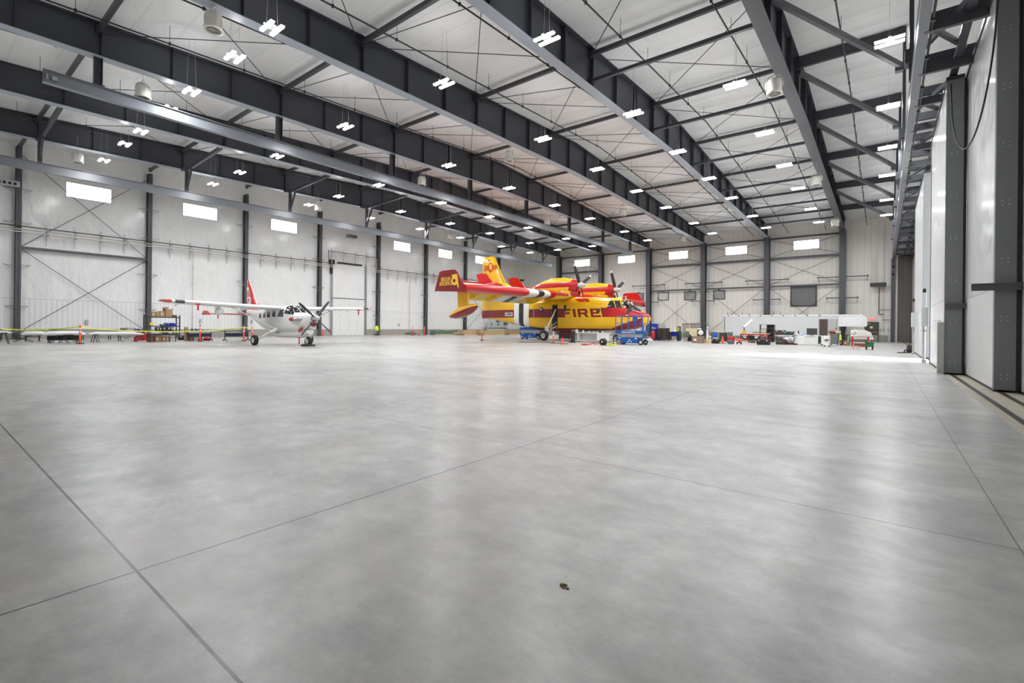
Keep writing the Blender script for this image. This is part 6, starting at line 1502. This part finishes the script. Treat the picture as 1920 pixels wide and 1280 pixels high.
# white bench with screen
loc, w, h, rz = FB(1489,1543,647,628.8,'X'); t = thing('workbench', 'long white bench carrying a dark monitor', 'workbench', loc, rz)
MB().box(-w/2,w/2,0,.75,h-.05,h).build('worktop', white, t)
for a_, c_ in ((-w/2,-w*.14),(w*.3,w*.33),(w*.44,w/2)): MB().box(a_,c_,0.,.7,.12,h-.05).build('cabinet', white, t)
MB().box(-w*.14,w*.3,.06,.1,.12,h-.05).build('front_panel', clearp, t); MB().box(-w/2,w/2,.6,.64,.12,h-.05).build('back_panel', white, t)
for k in range(4): MB().box(w*.34,w*.43,.05,.55,.2+.18*k,.28+.18*k).build('dark_bin', steel2, t)
casters(t, w*.95, .7, .06)
c_ = FB(1512,1532,628.8,615.2,'X',z0=h,plane=loc[1]+.2); t2 = thing('monitor', 'large dark flat screen on the long white bench', 'monitor', (c_[0][0],loc[1]+.3,h)); MB().bev(-c_[1]/2,c_[1]/2,0,.06,.06,c_[2],.03).build('screen', mat('screen_dark',(.05,.05,.06),.3), t2); MB().box(-.15,.15,-.05,.15,0,.03).build('stand', black, t2); MB().box(-.04,.04,.05,.09,.02,.2).build('neck', black, t2)
lump(((c_[0][0]-.75,loc[1]+.15,h),.35,.2,0), 'blue and white paper bundle left of the flat screen', 'paper_bundle', 'paper', mat('blue_white_paper',(.45,.5,.75),.7,var=.4,scale=10))
lump(((loc[0]-w*.33,loc[1]+.2,h),.6,.14,0), 'white papers on the left end of the long white bench', 'paper_bundle', 'paper', clearp)
b = MB(); b.lathe([(0,0),(.06,0),(.06,.25),(.03,.32),(.03,.42),(0,.42)], n=12); tag(b.build('brown_bottle', brown, None, (loc[0]-w*.37,loc[1]+.35,h)), 'tall brown bottle on the left end of the long white bench', 'bottle')
loc, w, h, rz = FB(1543.5,1556,650,629.2,'X'); t = thing('white_rolling_cart', 'narrow white rolling cabinet with a dark printed mark', 'cart', loc, rz); MB().bev(-w/2,w/2,0,.5,.12,h,.02).build('body', white, t); MB().prism([(-.12,h*.52),(.14,h*.56),(.16,h*.66),(0,h*.70),(-.16,h*.64)], -.01, 0).build('printed_mark', steel2, t); MB().box(-.1,.12,-.01,0,h*.42,h*.46).build('printed_line', steel2, t); MB().box(w/2-.03,w/2,-.012,0,.14,h-.02).build('red_edge', redpaint, t); casters(t, w, .5, .07)
CH = FB(1556,1571.5,647,625,'X'); chest(CH, 'grey and black roller tool chest with a cluttered top', .6, steel2, mat('drawer_grey',(.16,.16,.18),.35), rows=5, topm=black)
lump(((CH[0][0]-.1,CH[0][1]+.05,CH[2]+.03),.7,.22,0), 'red rag and paper heap on the roller tool chest', 'rag_heap', 'cloth', mat('red_rag',(.30,.05,.04),.8))
carton(((CH[0][0]+.25,CH[0][1]+.1,CH[2]+.03),.38,.2,0), 'small pale carton at the right of the roller tool chest top', .3, m=beige)
tote(((CH[0][0]-.62,CH[0][1]+.0,CH[2]-.1),.2,.3,0), 'small cyan spray carton left of the roller tool chest', .2, mat('cyan_box',(.25,.6,.7),.5), name='spray_carton').location.z = 0
# engine shop table with red frame
loc, w, h, rz = FB(1593,1632,650,629.8,'X'); t = thing('red_frame_table', 'red-framed work table with a beige top under the gooseneck', 'table', loc, rz)
MB().box(-w/2,w/2,0,1.0,h-.05,h).build('table_top', beige, t)
for x in (-w/2+.1,w/2-.2):
    for y in (0,.9): MB().box(x,x+.1,y,y+.1,0,h-.05).build('leg', redpaint, t)
MB().box(-w/2+.2,w/2-.2,.1,.15,.3,.36).build('cross_rail', beige, t); MB().box(-w*.3,w*.3,.3,.6,.0,.25).build('lower_crate', mat('dull_red_crate',(.35,.12,.09),.7), t)
c_ = FB(1595,1607,629.8,618.6,'X',z0=h,plane=loc[1]+.2); t2 = thing('white_appliance', 'white box with a round dial on the red-framed table', 'appliance', (c_[0][0],loc[1]+.25,h)); MB().bev(-c_[1]/2,c_[1]/2,0,.4,0,c_[2],.03).build('housing', white, t2); MB().lathe([(.08,-.03),(.15,-.02),(.17,0)], c=(0,0,c_[2]*.5), axis='y', n=20).build('dial', galv, t2)
t2 = thing('curved_shell', 'beige curved canopy shell behind the red-framed table', 'panel', (loc[0]+.05,loc[1]+1.35,0)); b = MB(); b.prism([(-.7,.55),(-.62,1.05),(-.3,1.3),(.2,1.3),(.6,1.1),(.78,.55)], 0, .5); b.build('shell', clearp, t2); MB().box(-.55,.6,-.02,0,.75,.83).build('dark_band', steel2, t2)
for s_ in (-.6,.62): MB().box(s_-.03,s_+.03,.2,.3,0,.6).build('leg', steel2, t2)
for (u0,u1,vb,vt,lab,m) in ((1574,1581,647,638,'brown carton with clutter left of the red-framed table',brown),(1582,1592,647.5,638.5,'reddish wooden box left of the red-framed table',mat('red_wood',(.35,.14,.07),.7))): carton(FB(u0,u1,vb,vt,'X'), lab, .45, m=m)
lump(FB(1573,1578,646,626,'X'), 'lime yellow jacket hanging beside the roller tool chest', 'safety_jacket', 'jacket', hosey, .25)
lump(FB(1588,1594,648,629,'X'), 'dark green and white cable bundle at the left of the red-framed table', 'cable_bundle', 'cables', mat('green_white_bundle',(.2,.28,.18),.8,var=.6,scale=9), .4)
lump(FB(1629,1635,641.5,627,'X'), 'cream cable bundle at the right of the red-framed table', 'cable_bundle', 'cables', mat('cream_bundle',(.6,.58,.45),.8,var=.4,scale=9), .4)
loc, w, h, rz = FB(1598,1610.5,655.5,646.5,'X'); t = thing('wooden_stool', 'low pinkish wooden step stool on the floor', 'stool', loc, rz); MB().bev(-w/2,w/2,0,.35,h*.7,h*.8,.01).build('seat', mat('pink_wood',(.55,.36,.27),.6), t)
for x in (-w/2+.03,w/2-.08): MB().box(x,x+.05,0,.33,0,h*.7).build('leg', mat('pink_wood'), t)
loc, w, h, rz = FB(1622,1638,655.5,641.8,'X'); t = thing('garden_cart', 'small dark green wagon cart with two visible wheels', 'cart', loc, rz); MB().bev(-w/2,w/2,0,.5,h*.42,h*.95,.02).build('tub', green, t); MB().box(-w/2-.02,w/2+.02,-.02,.52,h*.92,h).build('rim', dgreen, t)
for x in (-w/2+.06,w/2-.06):
    for y in (.03,.47): MB().lathe([(0,-.04),(.12,-.04),(.14,0),(.12,.04),(0,.04)], axis='x', c=(x,y,.14), n=18).build('wheel', green if False else rubber, t)
MB().tube((w/2,.25,h*.9),(w/2+.1,.25,h*1.05),.015).build('handle', galv, t)
# bag at the door
loc, w, h, rz = FB(1697,1712,661.5,644.5,'X'); t = thing('camera_backpack', 'black and khaki backpack with straps on the floor by the sliding door', 'bag', loc, rz)
lump(((0,0,0),w*.72,h*.95,0), 'x', 'bag_body', 'x', mat('khaki_black',(.05,.045,.03),.8,var=.5,scale=8)).parent = t
q = [o for o in COL.objects if o.name.startswith('bag_body')][-1]; del q['label']; del q['category']
MB().bev(-w*.35,w*.3,-.1,.05,.03,h*.5,.04).build('front_pocket', black, t); MB().path([(w*.3,0,h*.2),(w*.45,-.03,h*.5),(w*.25,0,h*.85)],.02).build('strap', black, t); MB().path([(-w*.35,0,h*.25),(-w*.55,-.1,h*.35),(-w*.55,-.12,.06)],.02).build('strap', black, t)
loc2 = FB(1688,1697,662,655,'X')[0]; t = thing('tripod_folded', 'small black folded tripod lying left of the backpack', 'tripod', loc2); MB().tube((-.25,0,.03),(.2,.1,.04),.025).build('leg', black, t); MB().tube((-.2,.1,.03),(.2,.12,.05),.025).build('leg', black, t); MB().tube((.05,.05,.05),(.12,.05,.22),.03).build('head', black, t)
# debris on the floor near the camera
x, y = at(1059, 1098, 0); b = MB()
for k in range(9):
    a = k*.7; b.box(x+.02*math.cos(a)*k/5-.006, x+.02*math.cos(a)*k/5+.008, y+.012*math.sin(a)*k/4-.005, y+.012*math.sin(a)*k/4+.005, 0, .004+.001*(k%3))
tag(b.build('leaf_debris', mat('dry_leaf',(.16,.11,.04),.9)), 'tiny crumb of dry brown debris on the bare floor near the camera', 'debris')['kind'] = 'stuff'
# ------------------------------------------------------------------ outside, world, sun, camera
b = MB(); b.box(4.3, 60, -10, 90, -.35, -.02); struct(b.build('ground_apron', mat('sunlit_apron', (.55,.54,.52), .8)), 'pale concrete apron outside the sliding doors')
W = bpy.data.worlds.new('World'); SC.world = W; W.use_nodes = True
bg = W.node_tree.nodes['Background']; bg.inputs[0].default_value = (.86,.93,1,1); bg.inputs[1].default_value = 7.
sun = bpy.data.lights.new('sun', 'SUN'); sun.energy = 11.; sun.angle = R(9); sun.color = (.93,.96,1)
so = bpy.data.objects.new('sun', sun); COL.objects.link(so)
so.rotation_euler = Vector((-1, -.04, -1.15)).to_track_quat('-Z', 'Y').to_euler()
cam = bpy.data.cameras.new('camera'); co = bpy.data.objects.new('camera', cam); COL.objects.link(co)
cam.sensor_fit = 'HORIZONTAL'; cam.sensor_width = 36; cam.lens = FPX/1920*36; cam.shift_y = -(640-HY)/1920; cam.clip_start = .05; cam.clip_end = 300
rr = Vector((RV[0], RV[1], 0)); uu = Vector((0,0,1)); c_, s_ = math.cos(ROLL), math.sin(ROLL)
Rc = rr*c_+uu*s_; Uc = -rr*s_+uu*c_; Bk = -Vector((DV[0], DV[1], 0))
M = Matrix((( Rc.x, Uc.x, Bk.x, 0), (Rc.y, Uc.y, Bk.y, 0), (Rc.z, Uc.z, Bk.z, CAMH), (0,0,0,1)))
co.matrix_world = M; SC.camera = co
SC.view_settings.view_transform = 'Standard'; SC.view_settings.look = 'None'; SC.view_settings.exposure = .10; SC.view_settings.gamma = 1
SC.view_settings.use_curve_mapping = False
SC.render.engine = 'CYCLES'
cy = SC.cycles; cy.use_denoising = True; cy.max_bounces = 6; cy.diffuse_bounces = 4; cy.use_adaptive_sampling = True; cy.adaptive_threshold = .03; cy.glossy_bounces = 3; cy.transmission_bounces = 6; cy.sample_clamp_indirect = 6.; cy.caustics_reflective = False; cy.caustics_refractive = False
try: cy.use_light_tree = True
except Exception: pass
